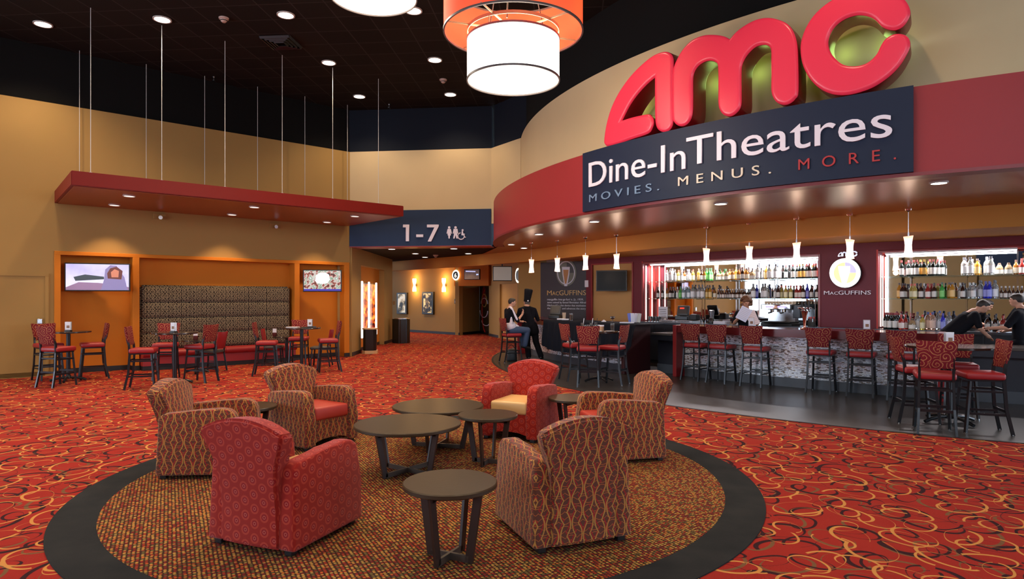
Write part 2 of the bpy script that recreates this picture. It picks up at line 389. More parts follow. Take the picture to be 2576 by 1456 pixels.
b = MB(); b.box((0, 12, -0.05), (50, 50, 0.1)); struct('floor', b, CARPET)
b = MB(); b.T = Matrix.Translation((CF[0], CF[1], 0)); b.lathe([(11.13, -0.03), (11.13, 0.004)], n=160); struct('floor_planks', b, PLANK)
b = MB(); b.T = Matrix.Translation((CF[0], CF[1], 0)); b.ring((0, 0), 11.10, 11.15, 150, 300, 0.0, 0.009, 120); struct('trim_1', b, BASEB)

# round inlaid carpet under the lounge chairs
RC = (-0.749, 5.881)
rug = empty('round_rug', (RC[0], RC[1], 0), 0, 'round tweed rug with a wide charcoal border, under the lounge armchairs', 'rug')
b = MB(); b.lathe([(2.56, 0.001), (2.56, 0.009)], n=128); b.build('tweed_centre', TWEED, rug)
b = MB(); b.ring((0, 0), 2.56, 2.855, 0, 360, 0.001, 0.008, 160); b.build('border', CHARC, rug)

b = MB(); b.box((0, 12, HC+0.05), (50, 50, 0.1)); struct('ceiling', b, CEIL)

# ---- left wall with three orange bays
def lbox(mb, s0, s1, n0, n1, z0, z1, bev=0.0):
    c = LW1+LT*((s0+s1)/2)+LN*((n0+n1)/2)
    mb.box((c.x, c.y, (z0+z1)/2), (abs(s1-s0), abs(n1-n0), z1-z0), rz=LA, bev=bev, seg=1); return mb
sA, sB = ls(136), ls(877)
Z0, Z1 = 2.50, 2.578
b = MB(); lbox(b, -10.8, 0.0, 0, 0.5, Z1, 5.63); lbox(b, -10.8, sA, 0, 0.5, 0, Z1); struct('wall_left', b, TAN)
b = MB(); lbox(b, -16, 0.1, 0.1, 0.6, 5.63, HC); struct('wall_left_upper', b, BLACKW)
b = MB(); lbox(b, -10.8, sA-0.02, -0.012, 0.0, 0, 0.10); struct('baseboard_left', b, TAN)
b = MB()
lbox(b, sA, sB, 0.30, 0.5, 0, Z1)                                                    # back of the bays
d1, d2, d3, d4, d5, d6 = ls(152), ls(333), ls(350), ls(739), ls(752), ls(864)
for s0, s1 in ((sA, d1), (d2, d3), (d4, d5), (d6, sB)): lbox(b, s0, s1, -0.05, 0.30, 0, Z1, 0.008)
lbox(b, sA, sB, -0.052, 0.30, Z0, Z1+0.003, 0.008)
struct('trim_2', b, ORANGE)
b = MB()
for s0, s1, n in ((sA, d1, -.06), (d1, d2, .29), (d2, d3, -.06), (d4, d5, -.06), (d5, d6, .29), (d6, sB, -.06)): lbox(b, s0, s1+.004, n, .3, 0, 0.105)
struct('baseboard_bays', b, BASEB)

# door in the left wall
dr = empty('door_1', (0, 0, 0)); tag(dr, kind='structure')
sD = ls(122)
b = MB(); lbox(b, sD-1.35, sD-0.06, -0.012, 0.0, 0.01, 2.05); b.build('door_leaf', TAN, dr)
b = MB(); lbox(b, sD-0.06, sD, -0.03, 0, 0.0, 2.11); lbox(b, sD-1.4, sD, -0.03, 0, 2.05, 2.11); b.build('door_frame', TAN, dr)
b = MB(); c = LW1+LT*(sD-0.15)-LN*0.03; b.box((c.x, c.y, 1.10), (0.09, 0.06, 0.17), rz=LA, bev=0.01); b.build('door_handle', STEEL, dr)

# ---- back header with the 1-7 sign, and the cream wall over it
H0 = Vector((-4.47, 17.75)); H1 = Vector((-0.56, 17.30)); H2 = Vector((0.22, 16.2))
def seg(mb, a, c, z0, z1, th=0.2, off=0.0):
    """upright slab from a to c; th is laid away from the camera, off moves the near face towards the camera"""
    a = Vector(a[:2]); c = Vector(c[:2]); d = (c-a).normalized(); n = Vector((-d.y, d.x))
    if n.dot(a+c) < 0: n = -n
    p = [a-n*off, c-n*off, c+n*th, a+n*th]
    mb.prism([(q.x, q.y) for q in p], z0, z1); return mb
b = MB(); seg(b, H0, H1+(H1-H0)*0.02, 3.99, 5.63, 0.5); seg(b, H1, H2, 3.6, 5.63, 0.4); struct('wall_back', b, CREAM)
b = MB(); seg(b, H0, H1, 3.02, 4.0, 0.6, 0.03); struct('wall_header', b, NAVY)
b = MB(); seg(b, H0, H1, 3.0, 3.02, 0.62, 0.045); struct('trim_3', b, BAND)
b = MB(); seg(b, H0-Vector((.3, 0)), H1, 5.63, HC, 0.4, -0.12); seg(b, H1, H2+(H2-H1)*.2, 5.63, HC, 0.4, -0.1); struct('wall_back_upper', b, DARKBL)

# ---- drum over the bar: cream upper wall, black band above it, red fascia below it
b = MB(); b.ring(C1, 10.15, 10.45, 181.2, 268, 3.9, 5.63, 150); struct('wall_drum', b, CREAM, smooth=True)
b = MB(); b.ring(C1, 10.0, 10.32, 178, 268, 5.62, HC, 120); struct('wall_drum_upper', b, BLACKW, smooth=True)
b = MB(); b.ring(C1, 10.40, 11.14, 176.0, 268, 3.025, 4.0, 180); struct('wall_fascia', b, BAND, smooth=True)
b = MB(); b.ring(C1, 10.9, 11.155, 176.0, 268, 2.985, 3.025, 180); struct('trim_4', b, mat('dark_red_trim', (0.20, 0.012, 0.012), 0.4), smooth=True)

# ---- bar ceiling, drop soffit, low ceiling behind it
sp = [(-5.3, 25.7), (-1.14, 20.92), (0.87, 18.0)]
arc = [(C2[0]+14.65*cos(radians(a)), C2[1]+14.65*sin(radians(a))) for a in [203+i*1.2 for i in range(41)]]
spl = sp+arc
b = MB()
band = [(C1[0]+11.0*cos(radians(a)), C1[1]+11.0*sin(radians(a))) for a in [177+i*(91/42) for i in range(43)]]
inn = [(-0.95, 20.6), (0.87, 18.0)]+arc
N_ = 43
for i in range(N_-1):
    p, q = band[i], band[i+1]; r, t = inn[i], inn[min(i+1, len(inn)-1)]
    b.quad((p[0], p[1], 3.0), (q[0], q[1], 3.0), (t[0], t[1], 3.0), (r[0], r[1], 3.0))
    b.quad((p[0], p[1], 3.02), (q[0], q[1], 3.02), (t[0], t[1], 3.02), (r[0], r[1], 3.02))
struct('ceiling_bar', b, SOFF_BR)
b = MB(); b.prism([(-4.6, 18.2), (-0.45, 17.6), (-0.2, 18.6), (-0.9, 20.9), (-5.3, 26.0)], 3.03, 3.06); struct('ceiling_passage', b, CEIL)
b = MB()
for p, q in zip(spl, spl[1:]): seg(b, p, q, 2.66, 3.02, 0.14)
struct('wall_soffit', b, SOFFIT)
b = MB()
bk = [(-9, 33), (3.0, 27.5), (4.0, 21)]+[(C2[0]+11.9*cos(radians(a)), C2[1]+11.9*sin(radians(a))) for a in [203+i*1.2 for i in range(41)]]
for i in range(len(spl)-1):
    p, q = spl[i], spl[i+1]; r, t = bk[i], bk[i+1]
    zq = 2.985 if i < 2 else 2.68
    b.quad((p[0], p[1], zq), (q[0], q[1], zq), (t[0], t[1], zq), (r[0], r[1], zq))
    if i == 2: b.quad((p[0], p[1], 2.68), (r[0], r[1], 2.68), (r[0], r[1], 3.0), (p[0], p[1], 3.0))
struct('ceiling_low', b, SOFFIT)

# ---- side wall of the passage with its niche
X0 = -4.42
b = MB()
def xw(y0, y1, x0, x1, z0, z1): b.box(((x0+x1)/2, (y0+y1)/2, (z0+z1)/2), (abs(x1-x0), y1-y0, z1-z0))
xw(17.78, 18.85, X0-.4, X0, 0, 3.03); xw(22.3, 23.8, X0-.4, X0, 0, 3.03); xw(18.85, 22.3, X0-.4, X0, 2.57, 3.03)
struct('wall_passage', b, TAN)
b = MB(); xw(18.85, 22.3, X0-.5, X0-.18, 0, 2.57); struct('wall_niche', b, ORANGE)
b = MB(); xw(17.80, 18.86, X0, X0+.012, 0, .105); xw(22.29, 23.82, X0, X0+.012, 0, .105); xw(18.85, 22.3, X0-.18, X0-.168, 0, .105); struct('baseboard_passage', b, BASEB)

# ---- hallway at the far end
K0, K1 = Vector((-9.2, 35.2)), Vector((-2.29, 27.9))
b = MB(); seg(b, K0, K1, 0, 3.0, 0.2); seg(b, K1, (-1.49, 29.5), 0, 3.0, 0.2); struct('wall_hall', b, TAN)
b = MB(); seg(b, K0, K1, 0, .11, 0.0, .015); seg(b, K1, (-1.49, 29.5), 0, .11, 0.0, .015); struct('baseboard_hall', b, BASEB)
b = MB(); seg(b, (-2.52, 28.05), (-0.98, 27.0), 2.13, 3.0, 0.5); struct('wall_bulkhead', b, ORANGE)
b = MB(); seg(b, (-0.98, 27.35), (-0.53, 25.9), 0, 3.0, 0.3); seg(b, (-0.53, 25.9), (0.42, 23.4), 2.16, 3.0, 0.3); seg(b, (0.27, 23.8), (0.42, 23.4), 0, 2.16, 0.3); struct('wall_hall_right', b, TAN)
b = MB(); seg(b, (-0.98, 27.35), (-0.53, 25.9), 0, .11, 0.0, .015); struct('baseboard_hall_right', b, BASEB)
d2_ = empty('door_2', (0, 0, 0)); tag(d2_, kind='structure')
b = MB(); seg(b, (-0.53, 25.9), (0.27, 23.8), 0, 2.16, 0.05, -0.12); b.build('door_leaf', wall_paint('door_paint', (0.58, 0.33, 0.10)), d2_)
b = MB(); seg(b, (-0.53, 25.9), (-0.47, 25.745), 0, 2.16, 0.13, .02); seg(b, (.22, 23.93), (0.27, 23.8), 0, 2.16, 0.13, .02); b.build('door_frame', TAN, d2_)
b = MB(); seg(b, (-2.4, 30.9), (1.4, 28.4), 0, 3.0, .2); struct('wall_leak_blocker', b, TAN)  # slab added behind the alcove to block a light leak
# near tan wall beside the black poster wall
b = MB(); seg(b, (0.20, 20.1), (0.86, 19.4), 0, 3.0, 0.25); struct('wall_poster_side', b, TAN)
Q0, Q1 = Vector((0.86, 19.4)), Vector((3.2, 17.9))
b = MB(); seg(b, Q0, Q1, 0, 2.67, 0.2); struct('wall_poster', b, mat('black_poster_wall', (0.030, 0.016, 0.018), 0.5))

# ---- maroon wall behind the bar, with a tan recess and two bottle niches
BW = [Vector(p) for p in ((2.05, 17.8), (3.33, 16.4), (6.29, 13.17), (7.05, 12.4), (8.79, 11.05), (12.0, 8.9))]
def bwp(px):
    for a, c in zip(BW, BW[1:]):
        p = ray_line(px, a, c)
        if -0.001 <= (p-a).dot(c-a) <= (c-a).length_squared+0.001: return p
    return p
def bdir(px):
    for a, c in zip(BW, BW[1:]):
        p = ray_line(px, a, c)
        if -0.001 <= (p-a).dot(c-a) <= (c-a).length_squared+0.001: return (c-a).normalized()
    return (BW[-1]-BW[-2]).normalized()
NZ0, NZ1 = 1.0, 2.485
R0, R1 = bwp(1489), bwp(1592)
b = MB()
seg(b, BW[0], R0, 0, 2.69, 0.25); seg(b, R0, R1, 0, 0.98, 0.25); seg(b, R0, R1, 2.52, 2.69, 0.25); seg(b, R1, BW[1], 0, 2.69, 0.25)
for i in (1, 3, 4): seg(b, BW[i], BW[i+1], 0, NZ0-0.04, 0.25); seg(b, BW[i], BW[i+1], NZ1, 2.69, 0.25)
seg(b, BW[2], BW[3], 0, 2.69, 0.25)
struct('wall_bar', b, MAROON)
b = MB(); seg(b, R0-(R1-R0)*.02, R1+(R1-R0)*.02, 0.9, 2.6, 0.05, -0.07); struct('wall_recess', b, wall_paint('recess_tan', (0.50, 0.27, 0.10)))
b = MB()
for p0, p1 in ((R0, R1), (BW[1], BW[2])):
    za, zb = (.98, 2.52) if p0 is R0 else (NZ0, NZ1)
    seg(b, p0, p1, zb-.012, zb+.02, .02, .02); d = (p1-p0).normalized()*.04
    seg(b, p0-d*.5, p0+d*.5, za, zb+.02, .02, .02); seg(b, p1-d*.5, p1+d*.5, za, zb+.02, .02, .02)
seg(b, R0, R1, .96, .99, .02, .02)
seg(b, BW[3], BW[4], NZ1-.012, NZ1+.02, .02, .02); seg(b, BW[4], BW[5], NZ1-.012, NZ1+.02, .02, .02)
struct('trim_5', b, mat('maroon_trim', (0.26, 0.03, 0.035), 0.35))
# niche boxes: red ends, top and mirror back
NDEP = 0.52
def off(p, q, d):
    t = (q-p).normalized(); n = Vector((-t.y, t.x))
    if n.dot(p+q) < 0: n = -n
    return n*d
NICHE_R = wall_paint('niche_red', (0.62, 0.06, 0.05), 0.05, 0.35)
b = MB(); m_ = MB()
for chain in ([BW[1], BW[2]], [BW[3], BW[4], BW[5]]):
    back = []
    for i, p in enumerate(chain):
        o1 = off(chain[max(i-1, 0)], chain[max(i-1, 0)+1], NDEP) if i > 0 else off(chain[0], chain[1], NDEP)
        o2 = off(chain[i], chain[i+1], NDEP) if i < len(chain)-1 else o1
        back.append(p+(o1+o2)/2)
    for p, q in zip(back, back[1:]): seg(m_, p, q, NZ0, NZ1, 0.03)
    seg(b, chain[0], back[0], 0.9, NZ1+.05, 0.03); 
    if len(chain) == 2: seg(b, chain[1], back[1], 0.9, NZ1+.05, 0.03)
    for i in range(len(chain)-1):
        p, q, r, t = chain[i], chain[i+1], back[i+1], back[i]
        b.prism([(v.x, v.y) for v in (p, q, r, t)], NZ1, NZ1+.04)
struct('wall_niche_bar', b, NICHE_R); struct('niche_mirror', m_, MIRROR)  # the second object is the mirror backing of the bottle niches

# ---- enclosing walls behind and beside the camera (seen in the bar mirrors)
b = MB()
b.box((-16.6, 2, 6.0), (0.3, 17, 1.7)); b.box((-16.6, 2, 0.15), (0.3, 17, 0.3)); b.box((-14.6, 10.3, 3.4), (4.3, 0.3, 6.8)); b.box((0, -6.0, 6.5), (34, 0.3, 0.6)); b.box((0, -6.0, 0.15), (34, 0.3, 0.3))
for x0, x1 in ((-16.7, -15.6), (-11.4, -10.3), (9.1, 9.9), (14.1, 17.6)): b.box(((x0+x1)/2, -6.0, 3.3), (x1-x0, 0.3, 6.2))
b.box((2.0, -6.0, 2.3), (16.4, 0.3, 4.2)); b.box((-8.3, -6.0, 2.3), (4.4, 0.3, 4.2)); b.box((-11, -6.0, 5.4), (10, 0.3, 1.7)); b.box((10, -6.0, 5.4), (10.5, 0.3, 1.7))
struct('wall_front', b, TAN)
b = MB(); b.box((17.5, -3.6, 3.4), (0.3, 5, 6.8)); b.box((17.5, 4, 5.9), (0.3, 12, 1.9)); b.box((17.5, 10, 3.4), (0.3, 4, 6.8)); struct('wall_right', b, TAN)
b = MB(); b.box((-0.7, -5.83, 3.25), (11.0, 0.08, 0.9)); struct('trim_6', b, NAVY)
b = MB()
for y in (-5.7, -2.2, 1.3, 4.8, 8.3): b.box((-16.6, y, 2.75), (.10, .10, 5.0))
for z in (.35, 2.6, 5.1): b.box((-16.6, 1.5, z), (.08, 14.5, .07))
for x0 in (-15.6, 9.9):
    for x in (x0+.03, x0+2.1, x0+4.17): b.box((x, -6.0, 2.45), (.06, .08, 4.3))
    for z in (.33, 2.2, 4.5): b.box((x0+2.1, -6.0, z), (4.2, .08, .06))
struct('window_2', b, WHITE)
# ================================================================== SURFACES TO HANG SIGNS ON
class ArcS:
    def __init__(s, C, R): s.C = C; s.R = R
    def map(s, px, py):
        p = ray_arc(px, s.C, s.R); a = atan2(p.y-s.C[1], p.x-s.C[0]) % (2*pi); return a*s.R, EYE+(HY-py)/F*p.y
    def pt(s, u, z, d=0.0):
        a = u/s.R; return Vector((s.C[0]+(s.R+d)*cos(a), s.C[1]+(s.R+d)*sin(a), z))
class PlaneS:
    def __init__(s, a, b, off=0.0):
        a = Vector(a[:2]); b = Vector(b[:2]); s.t = (b-a).normalized(); s.n = Vector((-s.t.y, s.t.x))
        if s.n.dot(a+b) > 0: s.n = -s.n                       # towards the camera
        s.a = a+s.n*off
    def map(s, px, py):
        p = ray_line(px, s.a, s.a+s.t); return (p-s.a).dot(s.t), EYE+(HY-py)/F*p.y
    def pt(s, u, z, d=0.0):
        q = s.a+s.t*u+s.n*d; return Vector((q.x, q.y, z))
    def yaw(s): return atan2(s.t.y, s.t.x)
def curve_mesh(cu, name):
    o = bpy.data.objects.new(name, cu); COL.objects.link(o)
    dg = bpy.context.evaluated_depsgraph_get(); me = bpy.data.meshes.new_from_object(o.evaluated_get(dg))
    bpy.data.objects.remove(o); return me
def slice_u(me, step):
    bm = bmesh.new(); bm.from_mesh(me); xs = [v.co.x for v in bm.verts]; x = min(xs)+step
    while x < max(xs):
        bmesh.ops.bisect_plane(bm, geom=bm.verts[:]+bm.edges[:]+bm.faces[:], plane_co=(x, 0, 0), plane_no=(1, 0, 0)); x += step
    bm.to_mesh(me); bm.free()
def on_surface(me, S, fn, name, m, parent, smooth=False):
    for v in me.vertices:
        u, z, d = fn(v.co); v.co = S.pt(u, z, d)
    me.materials.clear()
    for x in (m if isinstance(m, (list, tuple)) else [m]): me.materials.append(x)
    bm = bmesh.new(); bm.from_mesh(me); bmesh.ops.remove_doubles(bm, verts=bm.verts, dist=1e-5); bmesh.ops.recalc_face_normals(bm, faces=bm.faces); bm.to_mesh(me); bm.free()
    if smooth:
        me.polygons.foreach_set('use_smooth', [True]*len(me.polygons)); me.set_sharp_from_angle(angle=radians(35))
    o = bpy.data.objects.new(name, me); link(o, parent)
    if parent is not None: o.matrix_parent_inverse = Matrix.Translation(-parent.location)
    return o
def glyphs(me):
    """vertex index sets, one per character (pieces whose extents overlap sideways belong together)"""
    n = len(me.vertices); par = list(range(n))
    def find(i):
        while par[i] != i: par[i] = par[par[i]]; i = par[i]
        return i
    pos = {}
    for v in me.vertices:
        k = (round(v.co.x, 4), round(v.co.y, 4))
        if k in pos: par[find(v.index)] = find(pos[k])
        else: pos[k] = v.index
    for e in me.edges: par[find(e.vertices[0])] = find(e.vertices[1])
    isl = {}
    for i in range(n): isl.setdefault(find(i), []).append(i)
    out = []
    for ids in sorted(isl.values(), key=lambda q: min(me.vertices[i].co.x for i in q)):
        a = min(me.vertices[i].co.x for i in ids); b_ = max(me.vertices[i].co.x for i in ids)
        if out and a < out[-1][1]-0.02: out[-1][2].extend(ids); out[-1][1] = max(out[-1][1], b_)
        else: out.append([a, b_, list(ids)])
    return [q[2] for q in out]
def text_on(S, body, x0, x1, ybase, ytop, m, name, parent, depth=0.02, spacing=1.0, d0=0.0, split=True):
    """lettering between pixel columns x0..x1; ybase/ytop are the pixel rows of baseline and cap height at x0"""
    cu = bpy.data.curves.new(name, 'FONT'); cu.body = body; cu.size = 1; cu.space_character = spacing; cu.extrude = 0.5; cu.resolution_u = 4
    me = curve_mesh(cu, name)
    xs = [v.co.x for v in me.vertices]; a, b_ = min(xs), max(xs)
    u0, zb = S.map(x0, ybase); _, zt = S.map(x0, ytop); u1, _ = S.map(x1, ybase)
    cap = 0.729
    def fn(c): return u0+(u1-u0)*(c.x-a)/(b_-a), zb+(zt-zb)*c.y/cap, d0+depth*(c.z+0.5)
    if not split: return on_surface(me, S, fn, name, m, parent)
    for ids in glyphs(me):
        ids = set(ids); bm = bmesh.new(); bm.from_mesh(me); bm.verts.ensure_lookup_table()
        bmesh.ops.delete(bm, geom=[v for v in bm.verts if v.index not in ids], context='VERTS')
        m2 = bpy.data.meshes.new(name); bm.to_mesh(m2); bm.free(); on_surface(m2, S, fn, name, m, parent)
def poly_on(S, pts, m, name, parent, d0=0.0, depth=0.02, bevel=0.0, zsc=None, smooth=True, corners=()):
    """closed outline in pixels laid on surface S; smoothed between points except at the listed corner indices"""
    q = [Vector(S.map(*p)) for p in pts]; out = []; N = len(q)
    for i in range(N):
        p0, p1, p2, p3 = q[i-1], q[i], q[(i+1) % N], q[(i+2) % N]
        if i in corners: p0 = p1
        if (i+1) % N in corners: p3 = p2
        if not smooth: out.append(p1); continue
        for k in range(4):
            t = k/4; out.append(0.5*((2*p1)+(p2-p0)*t+(2*p0-5*p1+4*p2-p3)*t*t+(-p0+3*p1-3*p2+p3)*t**3))
    cu = bpy.data.curves.new(name, 'CURVE'); cu.dimensions = '2D'; cu.fill_mode = 'BOTH'; cu.extrude = max(depth/2-bevel, 0.001); cu.bevel_depth = bevel; cu.bevel_resolution = 4
    cu.offset = -bevel*0.55
    c = sum(out, Vector((0, 0)))/len(out)
    sp_ = cu.splines.new('POLY'); sp_.points.add(len(out)-1); sp_.use_cyclic_u = True
    for p, s_ in zip(out, sp_.points): s_.co = (p.x-c.x, p.y-c.y, 0, 1)
    me = curve_mesh(cu, name)
    if bevel > 0: slice_u(me, 0.07)
    return on_surface(me, S, lambda v: (c.x+v.x, c.y+v.y, d0+depth/2+v.z), name, m, parent, smooth=bevel > 0)

# ================================================================== SIGNS
SA = ArcS(C1, 10.86)
AM_F = mat('red_plexi_face', (0.60, 0.022, 0.045), 0.32, emit=(0.95, 0.05, 0.12), es=0.24); AM_S = mat('dark_red_return', (0.20, 0.004, 0.008), 0.3)
sgn = empty('channel_letter_sign', (3.0, 9.0, 4.02), 0, 'huge glowing red rounded letters amc standing on the curved fascia', 'sign')
Z = [(218,915),(232,820),(262,715),(310,615),(375,520),(450,440),(530,375),(590,350),(630,352),(655,380),(658,440),(658,600),(657,770),(650,825),(625,852),(595,855),(568,840),(556,810),(552,760),(550,620),(550,495),(490,545),(430,610),(380,680),(345,745),(318,800),(400,775),(490,757),(515,765),(530,795),(522,835),(495,868),(400,900),(300,935),(240,950),(222,940)]
Y = [(665,740),(665,520),(672,450),(690,400),(730,330),(790,270),(860,242),(930,238),(990,248),(1032,270),(1080,215),(1150,165),(1220,135),(1290,128),(1360,145),(1410,175),(1445,230),(1462,300),(1468,400),(1470,600),(1455,640),(1425,668),(1390,678),(1350,665),(1325,635),(1312,590),(1312,500),(1311,400),(1310,330),(1295,295),(1255,285),(1200,300),(1150,345),(1115,400),(1100,460),(1100,600),(1098,690),(1075,730),(1040,752),(1000,745),(975,715),(965,670),(965,550),(962,430),(945,400),(905,388),(860,400),(820,430),(795,470),(785,520),(785,640),(782,740),(765,790),(735,815),(700,815),(672,790)]
X_ = [(2198,100),(2190,50),(2160,5),(2110,-30),(2030,-55),(1930,-65),(1830,-50),(1740,-10),(1660,40),(1590,105),(1540,180),(1510,260),(1503,330),(1515,410),(1545,480),(1590,540),(1650,585),(1720,610),(1800,612),(1880,595),(1970,560),(2060,500),(2130,430),(2180,350),(2198,300),(2190,260),(2160,238),(2110,235),(2060,260),(2030,300),(2000,360),(1950,410),(1890,438),(1820,445),(1760,430),(1710,390),(1680,350),(1665,300),(1670,250),(1695,195),(1740,145),(1800,110),(1870,92),(1940,100),(1990,125),(2030,165),(2070,185),(2120,188),(2165,160)]
SAf = ArcS(C1, 11.06)
def tp(pts): return [(1440+x/2.6, y/2.6) for x, y in pts]
for pts, co in ((Z, (20, 25)), (Y, (9,)), (X_, ())):
    o = poly_on(SAf, tp(pts), [AM_F, AM_S], 'letter', sgn, d0=-0.36, depth=0.40, bevel=0.045, corners=co)
    me = o.data
    for p in me.polygons:
        c = p.center; n = p.normal; r = Vector((c.x-C1[0], c.y-C1[1])); rad = r.length; r.normalize()
        p.material_index = 0 if (n.x*r.x+n.y*r.y) > 0.30 and rad > 10.95 else 1
for px_ in (1600, 1690, 1790, 1900, 2010, 2120, 2230):   # lights added behind the letters to tint the wall green
    q = ray_arc(px_, C1, 10.60); point_ = bpy.data.lights.new('added_green_glow', 'POINT'); point_.energy = 1.1; point_.color = (0.55, 1.0, 0.25); point_.shadow_soft_size = 0.1
    o = bpy.data.objects.new('added_green_glow', point_); link(o); o.location = (q.x, q.y, 4.75)
# navy panel below with the three-colour slogan
SP = ArcS(C1, 11.15)
pan = empty('sign_panel', (2.8, 8.7, 3.05), 0, 'long navy sign panel with white lettering curving along the red fascia', 'sign')
a0, a1 = arc_ang(1468, C1, 11.17), arc_ang(2298, C1, 11.17)
b = MB(); b.ring(C1, 11.145, 11.19, a0, a1, 3.03, 4.005, 60); b.build('panel', mat('navy_sign_panel', (0.010, 0.016, 0.040), 0.5, 0, .25), pan, smooth=True, world=True)
SP = ArcS(C1, 11.19)
def tq(x, y): return 1440+x/2.6, y/2.6
def tl(body, x0, x1, yb, yt, m, sp_=1.0, depth=0.03, nm='letter'):
    return text_on(SP, body, 1440+x0/2.6, 1440+x1/2.6, yb/2.6, yt/2.6, m, nm, pan, depth=depth, spacing=sp_)
tl('Dine-In', 115, 745, 1225, 1058, SIGNW); tl('Theatres', 752, 2093, 1085, 893, SIGNW)
SLB = mat('slate_letter', (0.16, 0.24, 0.36), 0.4); CRL = mat('cream_letter', (0.70, 0.60, 0.46), 0.4); RDL = mat('red_letter', (0.42, 0.02, 0.02), 0.4)
tl('MOVIES.', 115, 572, 1322, 1272, SLB, 1.55, .02, 'slogan_letter'); tl('MENUS.', 695, 1302, 1217, 1156, CRL, 1.75, .02, 'slogan_letter'); tl('MORE.', 1480, 2118, 1113, 1040, RDL, 2.2, .02, 'slogan_letter')

# 1-7 and restroom sign on the navy header
SH = PlaneS(H0, H1, 0.035)
ws = empty('wayfinding_sign', (SH.pt(2.2, 3.1).x, SH.pt(2.2, 3.1).y, 3.1), 0, 'raised white 1-7 and restroom figures on the navy header wall', 'sign')
def hp(x, y): return 840+x/3.64, 500+y/3.64
def h_text(body, x0, x1, yb, yt): text_on(SH, body, 840+x0/3.64, 840+x1/3.64, 500+yb/3.64, 500+yt/3.64, SIGNW, 'numeral', ws, depth=0.04)
def h_poly(pts, nm, sm=False): return poly_on(SH, [hp(*p) for p in pts], SIGNW, nm, ws, depth=0.04, smooth=sm)
h_poly([(637, 237), (691, 237), (691, 389), (662, 389), (662, 262), (635, 262)], 'numeral')
h_poly([(757, 327), (820, 327), (820, 351), (757, 351)], 'dash')
h_poly([(855, 237), (962, 237), (962, 252), (893, 391), (862, 391), (923, 262), (855, 262)], 'numeral')
def circ(cx, cy, r, n=14): return [(cx+r*cos(2*pi*i/n), cy+r*sin(2*pi*i/n)) for i in range(n)]
w = h_poly([(1044, 276), (1072, 276), (1083, 318), (1077, 321), (1068, 295), (1074, 335), (1066, 336), (1064, 364), (1052, 364), (1050, 336), (1043, 335), (1049, 295), (1041, 321), (1034, 318)], 'woman_pictogram')
h_poly(circ(1058, 263, 11), 'woman_pictogram')
h_poly([(1099, 276), (1133, 276), (1141, 318), (1134, 320), (1128, 295), (1130, 322), (1137, 364), (1124, 364), (1116, 330), (1108, 364), (1095, 364), (1102, 322), (1104, 295), (1098, 320), (1091, 318)], 'man_pictogram')
h_poly(circ(1116, 263, 11), 'man_pictogram')
h_poly(circ(1181, 288, 9), 'wheelchair_pictogram')
h_poly([(1172, 298), (1184, 298), (1186, 318), (1202, 322), (1201, 328), (1186, 326), (1196, 330), (1204, 350), (1210, 349), (1211, 354), (1199, 357), (1190, 336), (1170, 334)], 'wheelchair_pictogram')
b = MB(); u, z = SH.map(*hp(1166, 342)); R_ = 0.088
b.tube([SH.pt(u+R_*cos(radians(a)), z+R_*sin(radians(a)), 0.02) for a in range(100, 375, 15)], 0.014, n=6); b.build('wheelchair_pictogram', SIGNW, ws, world=True)

# round lit logo, lettering and small amc on the maroon wall
SW = PlaneS(BW[2], BW[3], 0.0)
lg = empty('round_logo_sign', (6.6, 12.9, 1.95), 0, 'glowing round logo disc with beer glass on maroon wall, white MacGuffins lettering below', 'sign')
LGF = mat('lit_logo_face', (1, 1, 1), 0.4, emit=(1.0, 0.97, 0.90), es=2.2); LGY = mat('lit_logo_yellow', (0.9, 0.8, 0.3), 0.4, emit=(1.0, 0.82, 0.30), es=1.15); LGB = mat('lit_logo_lilac', (0.5, 0.5, 0.9), 0.4, emit=(0.50, 0.48, 0.80), es=0.9)
def lp(x, y): return 2060+x/9.1, 600+y/9.1
poly_on(SW, [lp(640+360*cos(t), 790+340*sin(t)) for t in [2*pi*i/40 for i in range(40)]], mat('logo_case', (0.03, 0.03, 0.035), 0.4), 'case', lg, d0=0.03, depth=0.07, smooth=False)
poly_on(SW, [lp(640+352*cos(t), 790+332*sin(t)) for t in [2*pi*i/40 for i in range(40)]], LGF, 'lit_disc', lg, d0=0.10, depth=0.01, smooth=False)
poly_on(SW, [lp(640+255*cos(t), 790+240*sin(t)) for t in [2*pi*i/40 for i in range(40)]], LGY, 'lit_centre', lg, d0=0.11, depth=0.004, smooth=False)
poly_on(SW, [lp(645+255*cos(t), 785+240*sin(t)) for t in [-pi/2+pi/2*i/10 for i in range(11)]]+[lp(645, 785)], LGB, 'lilac_quarter', lg, d0=0.112, depth=0.004, smooth=False)
poly_on(SW, [lp(*p) for p in ((490, 640), (760, 640), (745, 790), (665, 1050), (590, 1050), (515, 790))], LGF, 'glass_motif', lg, d0=0.116, depth=0.006, smooth=False)
for tx, xa, xb, yt in (('M', 130, 252, 1192), ('AC', 262, 452, 1212), ('GUFFINS', 462, 1200, 1188)): text_on(SW, tx, 2060+xa/9.1, 2060+xb/9.1, 600+1282/9.1, 600+yt/9.1, SIGNW, 'letter', lg, depth=0.03, d0=0.01)
for pts, co in ((Z, (20, 25)), (Y, (9,)), (X_, ())): poly_on(SW, [(2060+(445+(x-218)*.227)/9.1, 600+(415-(950-(y+.21*(x-218)))*.200)/9.1) for x, y in pts], mat('brushed_letter', (0.5, 0.48, 0.5), 0.3, 0.8), 'small_letter', lg, d0=0.01, depth=0.02, corners=co)

